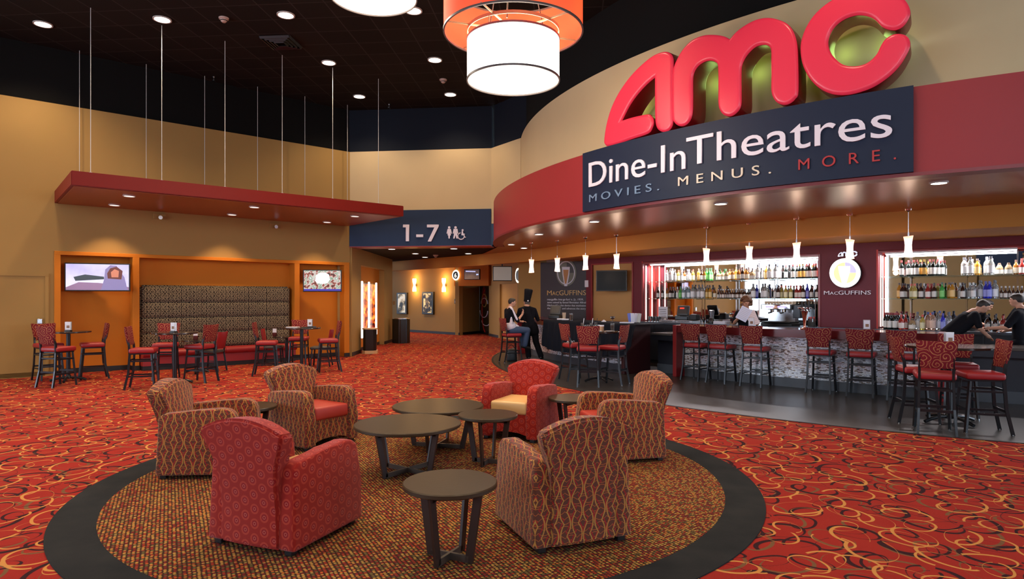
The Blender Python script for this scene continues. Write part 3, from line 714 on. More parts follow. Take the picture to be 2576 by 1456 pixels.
# black poster wall graphics
SQ = PlaneS(Q0, Q1, 0.004)
pw = empty('bar_poster', (1.6, 18.8, 0.9), 0, 'black wall graphic with oval beer-glass logo, gold MacGuffins title and white text', 'poster')
def pp(x, y): return 1350+x/4.852, 630+y/4.852
GOLD = mat('gold_lettering', (0.66, 0.38, 0.11), 0.4); PAPER = mat('printed_white', (0.72, 0.70, 0.76), 0.5); OLIVE = mat('olive_print', (0.17, 0.165, 0.12), 0.5)
def oval(cx, cy, rx, ry, n=40): return [pp(cx+rx*cos(2*pi*i/n), cy+ry*sin(2*pi*i/n)) for i in range(n)]
poly_on(SQ, oval(362, 272, 124, 163), OLIVE, 'oval_backing', pw, depth=0.006, smooth=False)
poly_on(SQ, [pp(368, 150)]+[pp(368+100*cos(t), 272+128*sin(t)) for t in [-pi/2+pi/2*i/10 for i in range(11)]]+[pp(368, 272)], mat('dark_print', (0.05, 0.045, 0.045), .5), 'dark_quarter', pw, d0=0.006, depth=0.002, smooth=False)
b = MB(); b.tube([SQ.pt(*SQ.map(*p), 0.012) for p in oval(362, 272, 103, 137, 48)], 0.018, n=6, closed=True); b.build('white_ring', PAPER, pw, world=True)
poly_on(SQ, [pp(*p) for p in ((312, 200), (408, 200), (402, 290), (375, 435), (342, 435), (318, 290))], PAPER, 'glass_outline', pw, d0=0.010, depth=0.008, smooth=False)
poly_on(SQ, [pp(*p) for p in ((328, 235), (393, 235), (388, 290), (364, 412), (350, 412), (332, 290))], mat('beer_print', (0.50, 0.21, 0.05), 0.5), 'beer_motif', pw, d0=0.018, depth=0.004, smooth=False)
for tx, xa, xb, yt in (('M', 130, 186, 484), ('AC', 191, 272, 497), ('GUFFINS', 277, 602, 482)): text_on(SQ, tx, 1350+xa/4.852, 1350+xb/4.852, 630+545/4.852, 630+yt/4.852, GOLD, 'title_letter', pw, depth=0.01)
for i, (s_, x1) in enumerate((('macguffin /ma·ga·fan/ n. [c. 1939,', 572), ('term coined by famed filmmaker Alfred', 602), ('Hitchcock] a plot device that motivates', 600), ('the characters and advances the story', 600))):
    text_on(SQ, s_, 1350+130/4.852, 1350+x1/4.852, 630+(607+36*i)/4.852, 630+(584+36*i)/4.852, PAPER, 'text_line', pw, depth=0.006, split=False)

# small notices
def plate(S, name, label, cat, x0, x1, y0, y1, m, depth=0.02, d0=0.0):
    u0, z1 = S.map(x0, y0); u1, z0 = S.map(x1, y1); b = MB()
    c = S.pt((u0+u1)/2, (z0+z1)/2, d0+depth/2); e = empty(name, (c.x, c.y, z0), 0, label, cat) if label else None
    b.T = Matrix.Translation((0, 0, 0)); return u0, u1, z0, z1, c, e
SBL = PlaneS(BW[0], BW[1], 0.0)
def flat_thing(S, name, label, cat, x0, x1, y0, y1, m, depth=0.02, d0=0.002, group=None):
    u0, u1, z0, z1, c, _ = plate(S, name, None, cat, x0, x1, y0, y1, m, depth, d0)
    b = MB(); b.box((0, 0, 0), (abs(u1-u0), depth, z1-z0), bev=min(depth*0.3, 0.004), seg=1)
    o = b.build(name, m, loc=c, rz=S.yaw()); tag(o, label, cat, group); return o
flat_thing(SBL, 'notice', 'small white framed notice on the maroon wall left of the tan recess', 'notice', 1472, 1481, 705, 722, PAPER)

# ================================================================== TELEVISIONS
def emis(name, c, e): return mat(name, c, 0.3, emit=c, es=e)
def tv(label, c, w, h, yaw, screen, shapes=(), tilt=0.0, th=0.07, bezel=0.025):
    e = empty('television', c, yaw, label, 'television', 'wall mounted televisions')
    b = MB(); b.box((0, th/2, 0), (w, th, h), bev=0.008); b.box((0, th+0.05, 0), (w*.3, 0.12, h*.4)); b.build('casing', BLKP, e)
    b = MB(); b.box((0, -0.002, 0), (w-2*bezel, 0.004, h-2*bezel)); b.build('screen', screen, e)
    for i, (pts, m) in enumerate(shapes):
        b = MB(); vs = [((x-.5)*(w-2*bezel), (y-.5)*(h-2*bezel)) for x, y in pts]
        f_ = [b.v((x, -0.0055-0.0004*i, z)) for x, z in vs]; g_ = [b.v((x, -0.0045-0.0004*i, z)) for x, z in vs]
        b.f(f_); b.f(g_[::-1])
        b.build('picture', m, e)
    return e
def scr(name, stops, scale, es, lin=True):
    N = NT(name, 0.25, 0.4); v = N.coord(); f = N.noise(v, scale, 4); c = N.ramp(f, stops, not lin)
    N.col((0, 0, 0)); N.set(N.b.inputs['Emission Color'], c); N.b.inputs['Emission Strength'].default_value = es; return N.m
c = P(246, 697, 13.75); tv('television showing a hooded figure, in the far left orange bay', (c.x, c.y, c.z), 1.20, 0.60, LA*0.55,
   scr('screen_lilac', [(0.3, (0.45, 0.38, 0.75)), (0.5, (0.75, 0.68, 0.95)), (0.7, (0.95, 0.95, 1.0))], 1.2, 1.2),
   [([(0, 0), (1, 0), (1, .12), (.75, .22), (.5, .28), (.2, .3), (0, .1)], emis('screen_mauve', (0.22, 0.14, 0.24), 1)),
    ([(.55, 0), (.98, 0), (.93, .5), (.8, .95), (.7, .97), (.62, .8), (.6, .4)], emis('screen_slate', (0.18, 0.16, 0.32), 1)),
    ([(.66, .45), (.88, .42), (.9, .75), (.8, .92), (.7, .85), (.65, .65)], emis('screen_brown', (0.10, 0.03, 0.025), 1)),
    ([(.72, .5), (.83, .5), (.84, .75), (.77, .82), (.71, .7)], emis('screen_skin', (0.42, 0.16, 0.10), 1)),
    ([(.15, .35), (.6, .42), (.6, .52), (.3, .6), (.12, .5)], emis('screen_dark', (0.04, 0.05, 0.06), 1))])
c = P(811, 706, 16.9); tv('television with a bright crowded street scene, in the orange bay by the passage', (c.x, c.y, c.z), 0.98, 0.58, LA*0.25,
   scr('screen_street', [(0.35, (0.03, 0.02, 0.02)), (0.45, (0.45, 0.12, 0.08)), (0.52, (0.8, 0.75, 0.7)), (0.6, (0.2, 0.3, 0.15)), (0.7, (0.9, 0.9, 0.95))], 9, 1.0),
   [([(.30, .5), (.36, .38), (.5, .34), (.64, .4), (.70, .55), (.68, .8), (.58, .9), (.42, .88), (.33, .76)], emis('screen_white', (0.95, 0.98, 0.95), 1.6)), ([(0, 0), (1, 0), (1, .09), (0, .09)], emis('screen_blue', (0.04, 0.03, 0.30), 1))])
c = P(1538, 706, 16.72); tv('switched-off black television in the tan recess of the maroon wall', (c.x, c.y, c.z), 0.80, 0.54, atan2(-1.1, 1)*0.35, mat('dark_screen', (0.010, 0.014, 0.016), 0.3, 0, 0.15))
c = P(1187, 690, 26.7); tv('small television beside the number 6 disc over the hallway opening', (c.x, c.y, c.z), 0.72, 0.44, radians(-22),
   scr('screen_dim', [(0.3, (0.02, 0.02, 0.05)), (0.6, (0.25, 0.13, 0.08))], 2, 0.8), [([(.08, .78), (.75, .74), (.75, .84), (.08, .9)], emis('screen_bar', (0.5, 0.55, 0.9), 1)), ([(.8, .4), (.95, .42), (.95, .55), (.8, .55)], emis('screen_patch', (0.5, 0.6, 0.9), 1))])
c = P(1264, 688, 22.6); tv5 = tv('grey glowing television hanging near the closed tan door', (c.x, c.y, c.z), 0.68, 0.52, radians(8), mat('grey_screen', (0.22, 0.19, 0.17), 0.25, emit=(0.25, 0.21, 0.18), es=0.6))

b = MB(); b.cyl((0, .09, .2), (0, .09, 2.985-c.z), .02); b.build('ceiling_mount', BLKM, tv5)
# ================================================================== HALLWAY WALL PIECES
SK = PlaneS(K0, K1, 0.0)
def case_(label, x0, x1, y0, y1, stops, scale, txt=None):
    u0, z1 = SK.map(x0, y0); u1, z0 = SK.map(x1, y1); u0, u1 = sorted((u0, u1)); w, h = (u1-u0), (z1-z0)
    c = SK.pt((u0+u1)/2, z0, 0.0); e = empty('poster_case', (c.x, c.y, z0), SK.yaw(), label, 'poster case', 'poster cases on the hallway wall')
    b = MB(); b.box((0, -0.05, h/2), (w, 0.1, h), bev=0.01); b.build('frame', BLKP, e)
    N = NT('poster_print', 0.3, 0.3); f = N.noise(N.coord(), scale, 4); cc = N.ramp(f, stops, False); N.col(cc); N.set(N.b.inputs['Emission Color'], cc); N.b.inputs['Emission Strength'].default_value = 0.55
    b = MB(); b.box((0, -0.102, h/2), (w*.72, 0.004, h*.86)); b.build('poster', N.m, e)
    if txt:
        cu = bpy.data.curves.new('t', 'FONT'); cu.body = txt; cu.size = 1; cu.extrude = 0.01; me = curve_mesh(cu, 'title')
        xs = [v.co.x for v in me.vertices]; a, bb = min(xs), max(xs)
        for v in me.vertices:
            t = (v.co.x-a)/(bb-a); v.co = Vector(((v.co.y/0.73-.5)*-w*-.22, -0.107, h*(0.80-0.55*t)))
        me.materials.clear(); me.materials.append(CRL); link(bpy.data.objects.new('title', me), e)
case_('left poster case above the trash can, silver and black print', 1002, 1027, 736, 790, [(0.42, (0.02, 0.015, 0.01)), (0.5, (0.35, 0.28, 0.16)), (0.58, (0.8, 0.75, 0.6))], 3.0)
case_('poster case with gold vertical title, between the two wall sconces', 1066, 1093.5, 734, 791, [(0.45, (0.015, 0.01, 0.006)), (0.52, (0.10, 0.045, 0.015)), (0.62, (0.9, 0.7, 0.3))], 6.0, 'WARRIOR')
SCON = mat('sconce_glass', (1, 0.8, 0.5), 0.4, emit=(1.0, 0.62, 0.24), es=9)
def point(name, loc, power, color, r=0.05, parent=None):
    d = bpy.data.lights.new(name, 'POINT'); d.energy = power; d.color = color; d.shadow_soft_size = r
    o = bpy.data.objects.new(name, d); link(o, parent); o.location = loc; return o
for px, lab in ((1047, 'glowing wall sconce above the poster cases, nearer the passage corner'), (1121, 'glowing wall sconce nearer the number 6 disc')):
    u, z = SK.map(px, 717); c = SK.pt(u, z, 0.10)
    e = empty('wall_sconce', (c.x, c.y, z), SK.yaw(), lab, 'sconce', 'wall sconces')
    for s_ in (1, -1):
        b = MB(); b.lathe([(0.05, 0.0), (0.055, 0.04), (0.085, 0.14*1), (0.09, 0.27), (0.085, 0.3)], n=16)
        if s_ < 0:
            for v in b.bm.verts: v.co.z *= -1
        b.build('shade', SCON, e, smooth=True)
    b = MB(); b.box((0, 0.06, 0), (0.09, 0.09, 0.12), bev=0.01); b.build('bracket', STEEL, e)
    point('sconce_light', (0, -0.18, 0.3), 22, (1.0, 0.58, 0.22), 0.1, e); point('sconce_light', (0, -0.18, -0.3), 22, (1.0, 0.58, 0.22), 0.1, e)
# disc with the number 6, small 6 plate
SB = PlaneS((-2.52, 28.05), (-0.98, 27.0), 0.0)
u, z = SB.map(1148.5, 692); c = SB.pt(u, z, 0.02)
e = empty('auditorium_number_disc', (c.x, c.y, z), SB.yaw(), 'round black number 6 disc with a glowing white rim over the hallway opening', 'sign')
b = MB(); b.T = Matrix.Rotation(pi/2, 4, 'X'); b.lathe([(0.02, 0), (0.155, 0), (0.155, 0.05), (0.02, 0.05)], n=28); b.build('disc', BLKP, e)
b = MB(); b.tube([(0.165*cos(2*pi*i/28), -0.03, 0.165*1.2*sin(2*pi*i/28)) for i in range(28)], 0.028, n=8, closed=True); b.build('lit_rim', mat('rim_light', (1, 1, .9), 0.4, emit=(1.0, 0.95, 0.75), es=4), e)
cu = bpy.data.curves.new('t', 'FONT'); cu.body = '6'; cu.size = 0.26; cu.extrude = 0.005; cu.align_x = 'CENTER'; me = curve_mesh(cu, 'numeral')
for v in me.vertices: v.co = Vector((v.co.x, -0.055-v.co.z, v.co.y-0.10))
me.materials.clear(); me.materials.append(mat('lit_numeral', (1, .9, .7), 0.4, emit=(1, .85, .6), es=2)); link(bpy.data.objects.new('numeral', me), e)
o = flat_thing(SK, 'number_plate', 'little black plate with a white 6 on the tan wall edge', 'sign', 1144, 1150, 752, 764, BLKP)
cu = bpy.data.curves.new('t', 'FONT'); cu.body = '6'; cu.size = 0.17; cu.extrude = 0.002; cu.align_x = 'CENTER'; me = curve_mesh(cu, 'numeral')
for v in me.vertices: v.co = Vector((v.co.x, -0.013-v.co.z, v.co.y-0.06))
me.materials.clear(); me.materials.append(WHITE); link(bpy.data.objects.new('numeral', me), o)
# second disc, mostly hidden behind the near tan wall
e2 = empty('auditorium_number_disc', (0.25, 23.2, 2.42), radians(-65), 'round disc with a glowing white rim, half hidden behind the near tan wall', 'sign')
b = MB(); b.T = Matrix.Rotation(pi/2, 4, 'X'); b.lathe([(0.02, 0), (0.18, 0), (0.18, 0.05), (0.02, 0.05)], n=28); b.build('disc', BLKP, e2)
b = MB(); b.tube([(0.185*cos(2*pi*i/28), -0.03, 0.2*1.2*sin(2*pi*i/28)) for i in range(28)], 0.028, n=8, closed=True); b.build('lit_rim', MATS['rim_light'], e2)
b = MB(); b.cyl((0, 0.0, .1), (0, 0.0, 2.985-2.42), .015); b.build('ceiling_mount', BLKM, e2)
# black decorated panel in the alcove
pn = empty('decorated_panel', (-1.25, 28.6, 0), atan2(-1.9, 0.5), 'tall black panel with red, white and yellow looping lines in the alcove', 'panel')
b = MB(); b.box((0, 0.03, 1.08), (2.1, 0.06, 2.14)); b.build('board', mat('gloss_black_board', (0.012, 0.012, 0.012), 0.25), pn)
def loop(cx, cz, rx, rz, a0, a1, r, m, nm):
    b = MB(); b.tube([(cx+rx*cos(radians(a0+(a1-a0)*i/24)), -0.008, cz+rz*sin(radians(a0+(a1-a0)*i/24))) for i in range(25)], r, n=6); b.build(nm, m, pn)
RL = mat('red_line', (0.45, 0.02, 0.012), 0.4); 
loop(0.6, 1.05, 0.95, 1.0, 110, 250, 0.022, RL, 'red_loop'); loop(0.1, 1.5, 0.5, 0.28, 0, 360, 0.02, mat('yellow_line', (0.5, 0.36, 0.08), 0.4), 'yellow_loop')
loop(0.0, 1.05, 0.8, 0.3, 180, 360, 0.018, PAPER, 'white_loop'); loop(0.1, 1.35, 0.7, 0.25, 0, 180, 0.016, PAPER, 'white_loop'); loop(0.4, 0.6, 0.8, 0.2, 180, 360, 0.016, PAPER, 'white_loop')
b = MB(); b.T = Matrix.Translation((0.0, -0.004, 1.72)) @ Matrix.Rotation(pi/2, 4, 'X'); b.lathe([(0.4, -0.003), (0.4, 0.003)], n=24); b.build('red_spot', mat('dark_red_print', (0.20, 0.012, 0.01), 0.4), pn)

# light display in the passage niche: fiery backlit picture behind three white tubes
ld = empty('light_display', (X0-0.16, 20.4, 0.45), pi/2, 'glowing fiery picture panel behind three white light tubes in the passage niche', 'light display')
N = NT('fire_print', 0.3, 0.3); v = N.V('MULTIPLY', N.coord(), (1.5, 1, 2.6)); nz = N.noise(v, 2.0, 3); cc = N.ramp(nz, [(0.36, (0.02, 0.002, 0.001)), (0.46, (0.45, 0.02, 0.005)), (0.54, (1.0, 0.16, 0.01)), (0.62, (1.0, 0.45, 0.04)), (0.76, (1.0, 0.8, 0.3))], False)
N.col((0, 0, 0)); N.set(N.b.inputs['Emission Color'], cc); N.b.inputs['Emission Strength'].default_value = 1.0
b = MB(); b.box((0, 0.0, 0.8), (2.7, 0.05, 1.6)); b.build('picture_panel', N.m, ld)
b = MB(); b.box((0, 0.03, 0.8), (2.76, 0.03, 1.66)); b.build('backing', BLKP, ld)
for x in (-1.25, -0.32, 0.75):
    b = MB(); b.lathe([(0.022, -0.02), (0.032, 0.0), (0.032, 1.66), (0.022, 1.68)], c=(x, -0.12, -0.02), n=12); b.build('light_tube', mat('tube_light', (1, 1, 1), 0.4, emit=(1.0, 0.95, 0.86), es=2.6), ld, smooth=True)
point('display_light', (X0+0.35, 20.4, 1.3), 12, (1.0, 0.75, 0.45), 0.3)

# ================================================================== LAMPS
def spot(name, loc, power, color, ang=110, blend=0.7, r=0.08, parent=None, rot=(0, 0, 0)):
    d = bpy.data.lights.new(name, 'SPOT'); d.energy = power; d.color = color; d.spot_size = radians(ang); d.spot_blend = blend; d.shadow_soft_size = r
    o = bpy.data.objects.new(name, d); link(o, parent); o.location = loc; o.rotation_euler = rot; return o
def downlight(loc, r, power, color, label, group, ang=115, lens=LAMPON, blend=.7):
    e = empty('recessed_downlight', loc, 0, label, 'ceiling light', group)
    b = MB(); b.ring((0, 0), r*0.84, r, 0, 360, -0.018, 0.004, 28); b.build('trim_ring', TRIMW, e, smooth=True)
    b = MB(); b.lathe([(r*0.84, -0.010), (r*0.84, 0.0)], n=28); b.build('lens', lens, e)
    if power: spot('downlight_beam', (0, 0, -0.03), power, color, ang, blend, 0.07, e)
    return e
WARM = (1.0, 0.66, 0.36); WARM2 = (1.0, 0.74, 0.48)
def CG(px, py, z): 
    D = F*(z-EYE)/(HY-py); return ((px-CX)/F*D, D, z)
hi = [(108, 60, 'farthest left'), (408, 48, 'second from the left in the front row'), (719, 37, 'third from the left in the front row'), (1040, 26, 'between the two big drum pendants'), (827, 157, 'just past the square air vent'), (1094, 150, 'just left of the red drum pendant'), (904, 242, 'left one of the back row'), (1133, 237, 'right one of the back row')]
for px, py, w_ in hi: downlight(CG(px, py, HC), 0.16, 185, WARM2, 'white recessed downlight in the black ceiling, '+w_, 'downlights in the high ceiling', 128)
# the same lamp grid goes on over the rest of the lobby (outside the picture)
for gx in range(-3, 4):
    for gy in range(-1, 4):
        x, y = -4.1+gx*2.42+.1*gy, 11.8-2.35*(gy+1)-0.1*gx
        if (x*x+(y)**2) < 1 or x < -12: continue
        if hypot(x-C1[0], y-C1[1]) < 11.6: continue
        if y < -4.5: continue
        spot('downlight_beam', (x, y, HC-.05), 150, WARM2, 125, 0.8, 0.08)
for px, py, w_ in ((2362, 458, 'nearest and largest, at the right'), (1813, 511, 'below the slogan lettering'), (1495, 556, 'below the left end of the navy panel'), (1356, 588, 'third from the passage'), (1286, 614, 'nearest the passage header'), (1318, 623, 'close to the ochre soffit')):
    downlight(CG(px, py, 2.998), 0.10, 45, WARM2, 'recessed downlight in the brown bar ceiling, '+w_, 'downlights in the bar ceiling', 120)
for px, py, w_ in ((985.6, 625.5, 'left one under the header'), (1142, 624.5, 'right one under the header'), (1045, 637, 'middle one of the dark passage ceiling'), (1069, 646, 'deepest in the dark passage ceiling'), (1178, 637, 'right one of the dark passage ceiling')):
    z = 2.996 if py < 630 else 3.025
    downlight(CG(px, py, z), 0.11, 95, WARM, 'recessed downlight, '+w_, 'downlights in the passage', 120)

for hx_, hy_ in ((-3.6, 26.5), (-1.6, 25.0), (-5.5, 29.0)): spot('hall_fill_spot', (hx_, hy_, 2.95), 110, WARM2, 125, .8)  # unseen spots added to brighten the hallway floor
# big drum pendants
REDSH = NT('red_fabric_shade', 0.7, 0.2); REDSH.col((0.75, 0.06, 0.025)); REDSH.set(REDSH.b.inputs['Emission Color'], REDSH.ramp(REDSH.noise(REDSH.coord(), 1.1, 1), [(0.35, (0.85, 0.035, 0.02)), (0.65, (1.0, 0.16, 0.04))], False)); REDSH.b.inputs['Emission Strength'].default_value = 0.75
WSH = mat('white_fabric_shade', (1, 1, 0.95), 0.7, emit=(1.0, 0.98, 0.88), es=2.2); WDF = mat('white_diffuser', (1, 1, 0.9), 0.6, emit=(0.97, 1.0, 0.84), es=1.7); RIM = mat('dark_metal_rim', (0.10, 0.08, 0.08), 0.4, 0.4)
def drum(x, y, zb, label, hw=0.50, rw=0.572, rr=0.86):
    e = empty('drum_pendant', (x, y, zb), 0, label, 'pendant lamp', 'big drum pendants')
    b = MB(); b.ring((0, 0), rw-0.006, rw, 0, 360, 0, hw, 72); b.build('white_shade', WSH, e, smooth=True)
    b = MB(); b.lathe([(rw-.006, 0.006), (rw-.006, 0.016)], n=72); b.build('diffuser', WDF, e)
    b = MB(); b.ring((0, 0), rw-.008, rw+.007, 0, 360, -0.012, 0.012, 72); b.ring((0, 0), rw-.008, rw+.007, 0, 360, hw-.012, hw+.012, 72); b.build('white_shade_rim', RIM, e, smooth=True)
    z0 = hw+0.10
    b = MB(); b.ring((0, 0), rr-0.006, rr, 0, 360, z0, z0+0.62, 96); b.build('red_shade', REDSH.m, e, smooth=True)
    b = MB(); b.ring((0, 0), rr-.012, rr+.008, 0, 360, z0-.014, z0+.01, 96); b.ring((0, 0), rr-.012, rr+.008, 0, 360, z0+.61, z0+.634, 96)
    b.build('red_shade_rim', RIM, e, smooth=True)
    b = MB()
    for a in (20, 65, 140, 200, 245, 320): b.bar((rw*.2*cos(radians(a)), rw*.2*sin(radians(a)), z0+.02), (rr*cos(radians(a)), rr*sin(radians(a)), z0+.02), 0.012, 0.02)
    b.ring((0, 0), rw-.01, rw, 0, 360, hw+.09, hw+.13, 48)
    for a in (0, 120, 240): b.cyl((rw*cos(radians(a))*.99, rw*sin(radians(a))*.99, hw), (rw*cos(radians(a))*.99, rw*sin(radians(a))*.99, hw+.12), 0.006)
    b.build('spider_frame', mat('green_grey_metal', (0.22, 0.26, 0.16), 0.5), e)
    b = MB()
    for a in (20, 140, 260): b.cyl((rr*.5*cos(radians(a)), rr*.5*sin(radians(a)), z0), (0, 0, HC-zb), 0.008)
    b.cyl((0, 0, HC-zb-.03), (0, 0, HC-zb), 0.08); b.build('suspension_rods', BLKM, e)
    point('pendant_light', (0, 0, hw*.5), 60, (1.0, 0.88, 0.66), 0.3, e); point('pendant_light', (0, 0, z0+.35), 50, (1.0, 0.6, 0.35), 0.3, e)
    point('pendant_glow', (0, 0, -0.35), 90, (1.0, 0.9, 0.72), 0.4, e)
    return e
drum(0.015, 8.0, 4.30, 'two-tier drum pendant with red outer shade and glowing white drum')
drum(-1.85, 8.6, 5.62, 'second white drum pendant, cut off by the top of the view', hw=.46)

# hourglass pendants over the bar
def shade_mat():
    N = NT('hourglass_glass', 0.35, 0.4); z = N.xyz(N.coord('Object'))[2]
    f = N.M('DIVIDE', z, 0.33); N.col((0.9, 0.7, 0.6))
    c = N.ramp(f, [(0.0, (1.0, 0.42, 0.24)), (0.2, (1.0, 0.9, 0.8)), (0.65, (1.0, 0.95, 0.9)), (0.9, (0.75, 0.30, 0.22))], False)
    N.set(N.b.inputs['Emission Color'], c); N.b.inputs['Emission Strength'].default_value = 1.6; return N.m
SHM = shade_mat()
def hourglass(x, y, label):
    e = empty('bar_pendant', (x, y, 2.25), random.uniform(0, 6), label, 'pendant lamp', 'hourglass pendants over the bar')
    pr = [(0.068, 0.0), (0.060, 0.05), (0.050, 0.12), (0.048, 0.19), (0.056, 0.26), (0.070, 0.325)]
    b = MB(); b.lathe(pr, n=20, cap0=False, cap1=False)
    for v in b.bm.verts:
        if v.co.z > 0.3: v.co.z += 0.15*v.co.x
        if v.co.z < 0.02: v.co.z -= 0.12*v.co.x
    r = bmesh.ops.solidify(b.bm, geom=b.bm.faces[:], thickness=0.004)
    b.build('glass_shade', SHM, e, smooth=True)
    b = MB(); b.cyl((0, 0, 0.22), (0, 0, 0.38), 0.014); b.cyl((0, 0, 0.38), (0, 0, 0.745), 0.0035, n=6); b.build('cord', STEEL, e)
    b = MB(); b.lathe([(0.012, 0.70), (0.05, 0.725), (0.055, 0.748)], n=16); b.build('canopy', CHROME, e, smooth=True)
    point('pendant_bulb', (0, 0, -0.06), 7, (1.0, 0.72, 0.5), 0.05, e)
pl = ['over the seated man', 'over the chef, left of the oval logo', 'right of the oval logo', 'in front of the switched-off television', 'over the low dark counter end', 'left of the woman reading papers', 'over the espresso machine', 'in front of the round logo disc', 'over the left end of the right bottle niche']
for (px, py), w_ in zip(((1337, 610), (1402, 604.5), (1473, 596), (1551, 590), (1777, 571), (1885, 562), (2004, 549), (2138, 539), (2285, 525.6)), pl):
    x, y, _ = CG(px, py, 3.0); hourglass(x, y, 'small hourglass glass pendant lamp '+w_)

# ================================================================== RED CANOPY ON CABLES
zb_, zt_ = 3.57, 3.825
cA, cB, cC, cE = [Vector(CG(px, py, zb_)[:2]) for px, py in ((179, 465.0), (134.5, 513.4), (1015.5, 544.4), (874, 569))]
cn = empty('hanging_canopy', (cA.x+3, cA.y+3, zb_), 0, 'long brick-red slab canopy hung from the black ceiling on thin cables', 'canopy')
ofs = Vector((cA.x+3, cA.y+3, zb_))
def inw(s_, n_): 
    p = (cA*(1-s_)+cC*s_)*(1-n_)+(cB*(1-s_)+cE*s_)*n_; return p
b = MB(); b.T = Matrix.Translation(-ofs)
pb = [v for v in (cA, cC, cE, cB)]; pb = [(v.x, v.y) for v in pb]; b.prism(pb, zb_, zt_)
bmesh.ops.bevel(b.bm, geom=b.bm.edges[:], offset=0.01, segments=2, affect='EDGES'); b.build('slab', CANOPY, cn)
ip = [inw(s_, n_) for s_, n_ in ((.008, .03), (.992, .03), (.992, .97), (.008, .97))]
b = MB(); b.T = Matrix.Translation(-ofs); b.prism([(v.x, v.y) for v in ip], zb_-.008, zb_+.002); b.build('soffit_panel', wall_paint('canopy_underside', (0.34, 0.10, 0.03), .04, .35), cn)
for n_, cols in ((0.06, (228, 407, 566, 710, 837, 952)), (0.90, (200, 368, 515, 648, 767, 874))):
    for px in cols:
        A_, B_ = inw(0, n_), inw(1, n_); p = ray_line(px, A_, B_)
        b = MB(); b.T = Matrix.Translation(-ofs); b.cyl((p.x, p.y, zt_), (p.x, p.y, HC), 0.0065, n=6); b.cyl((p.x, p.y, zt_), (p.x, p.y, zt_+.03), 0.025, n=8); b.build('cable', mat('galvanised_cable', (.55, .55, .52), .5), cn)
for px, py, w_ in ((325, 492, 'front, left end'), (288, 515, 'rear, left end'), (640, 520, 'front, middle'), (584, 539, 'rear, middle'), (893, 543, 'front, right end'), (823, 558, 'rear, right end')):
    downlight(CG(px, py, zb_-.010), 0.11, 130, WARM, 'recessed downlight in the canopy underside, '+w_, 'downlights in the red canopy', 95, mat('canopy_lens', (1, 1, 1), 0.5, emit=(1.0, 0.8, 0.7), es=2.0), .5)

# small ceiling and wall fittings
def detector(px, py, z, label):
    x, y, _ = CG(px, py, z); e = empty('smoke_detector', (x, y, z), 0, label, 'smoke detector', 'smoke detectors')
    b = MB(); b.lathe([(0.03, -0.085), (0.055, -0.06), (0.065, -0.03), (0.085, -0.025), (0.09, 0)], n=20); b.build('housing', mat('detector_plastic', (0.5, 0.36, 0.30), 0.5), e, smooth=True)
    b = MB(); b.ring((0, 0), 0.035, 0.062, 0, 360, -0.058, -0.046, 20); b.build('sensor_ring', BLKP, e)
detector(563, 45, HC, 'pale smoke detector in the black ceiling, left of the vent'); detector(1115, 200, HC, 'pale smoke detector in the black ceiling beside the red drum pendant'); detector(1096, 641, 3.03, 'pale smoke detector in the dark passage ceiling')
x, y, _ = CG(707, 104, HC); e = empty('air_vent', (x, y, HC), radians(-5), 'square black air diffuser in the black ceiling', 'vent')
for k in range(4):
    s_ = 0.30-k*0.065; b = MB()
    for q in range(4):
        a = q*pi/2; b.box((s_*cos(a), s_*sin(a), -0.03-k*0.006), (0.02, 2*s_, 0.05), rz=a, ry=0.5)
    b.build('louvre_frame', BLKP, e)
for px, py, w_ in ((401, 548, 'left'), (691, 571, 'right')):
    SL = PlaneS(LW1, LW1-LT, 0.0); u, z = SL.map(px, py); c = SL.pt(u, z, 0.0)
    e = empty('wall_sprinkler', (c.x, c.y, z), LA, w_+' one of two small sprinkler heads on the tan wall under the red canopy', 'sprinkler', 'wall sprinklers')
    b = MB(); b.box((0, -0.02, 0.03), (0.26, 0.04, 0.12), bev=0.005); b.build('mounting_plate', TAN, e)
    b = MB(); b.cyl((0, -0.03, 0), (0, -0.10, 0), 0.022); b.cyl((0, -0.10, 0), (0, -0.105, 0), 0.045); b.build('nozzle', STEEL, e)
for px, py, w_ in ((538, 193, 'above the canopy cables'), (979, 262, 'beside the dark upper back wall')):
    x, y, _ = CG(px, py, HC); e = empty('ceiling_sprinkler', (x, y, HC), 0, 'tiny sprinkler head in the black ceiling '+w_, 'sprinkler', 'ceiling sprinklers')
    b = MB(); b.cyl((0, 0, 0), (0, 0, -0.09), 0.012); b.build('pipe', STEEL, e)
    b = MB(); b.lathe([(0.045, -0.10), (0.045, -0.092)], n=14); b.lathe([(0.04, -0.012), (0.04, 0)], n=14); b.build('deflector', STEEL, e)
flat_thing(PlaneS(LW1+LN*.3, LW1+LN*.3-LT, 0.0), 'wall_switch', 'small orange switch plate on the bay wall under the street scene television', 'switch', 852, 858, 778, 790, ORANGE, 0.02)
flat_thing(PlaneS((X0, 17), (X0, 24), 0.0), 'wall_switch', 'small tan switch plate on the passage wall near the trash can', 'switch', 988, 992, 757, 766, TAN, 0.02)

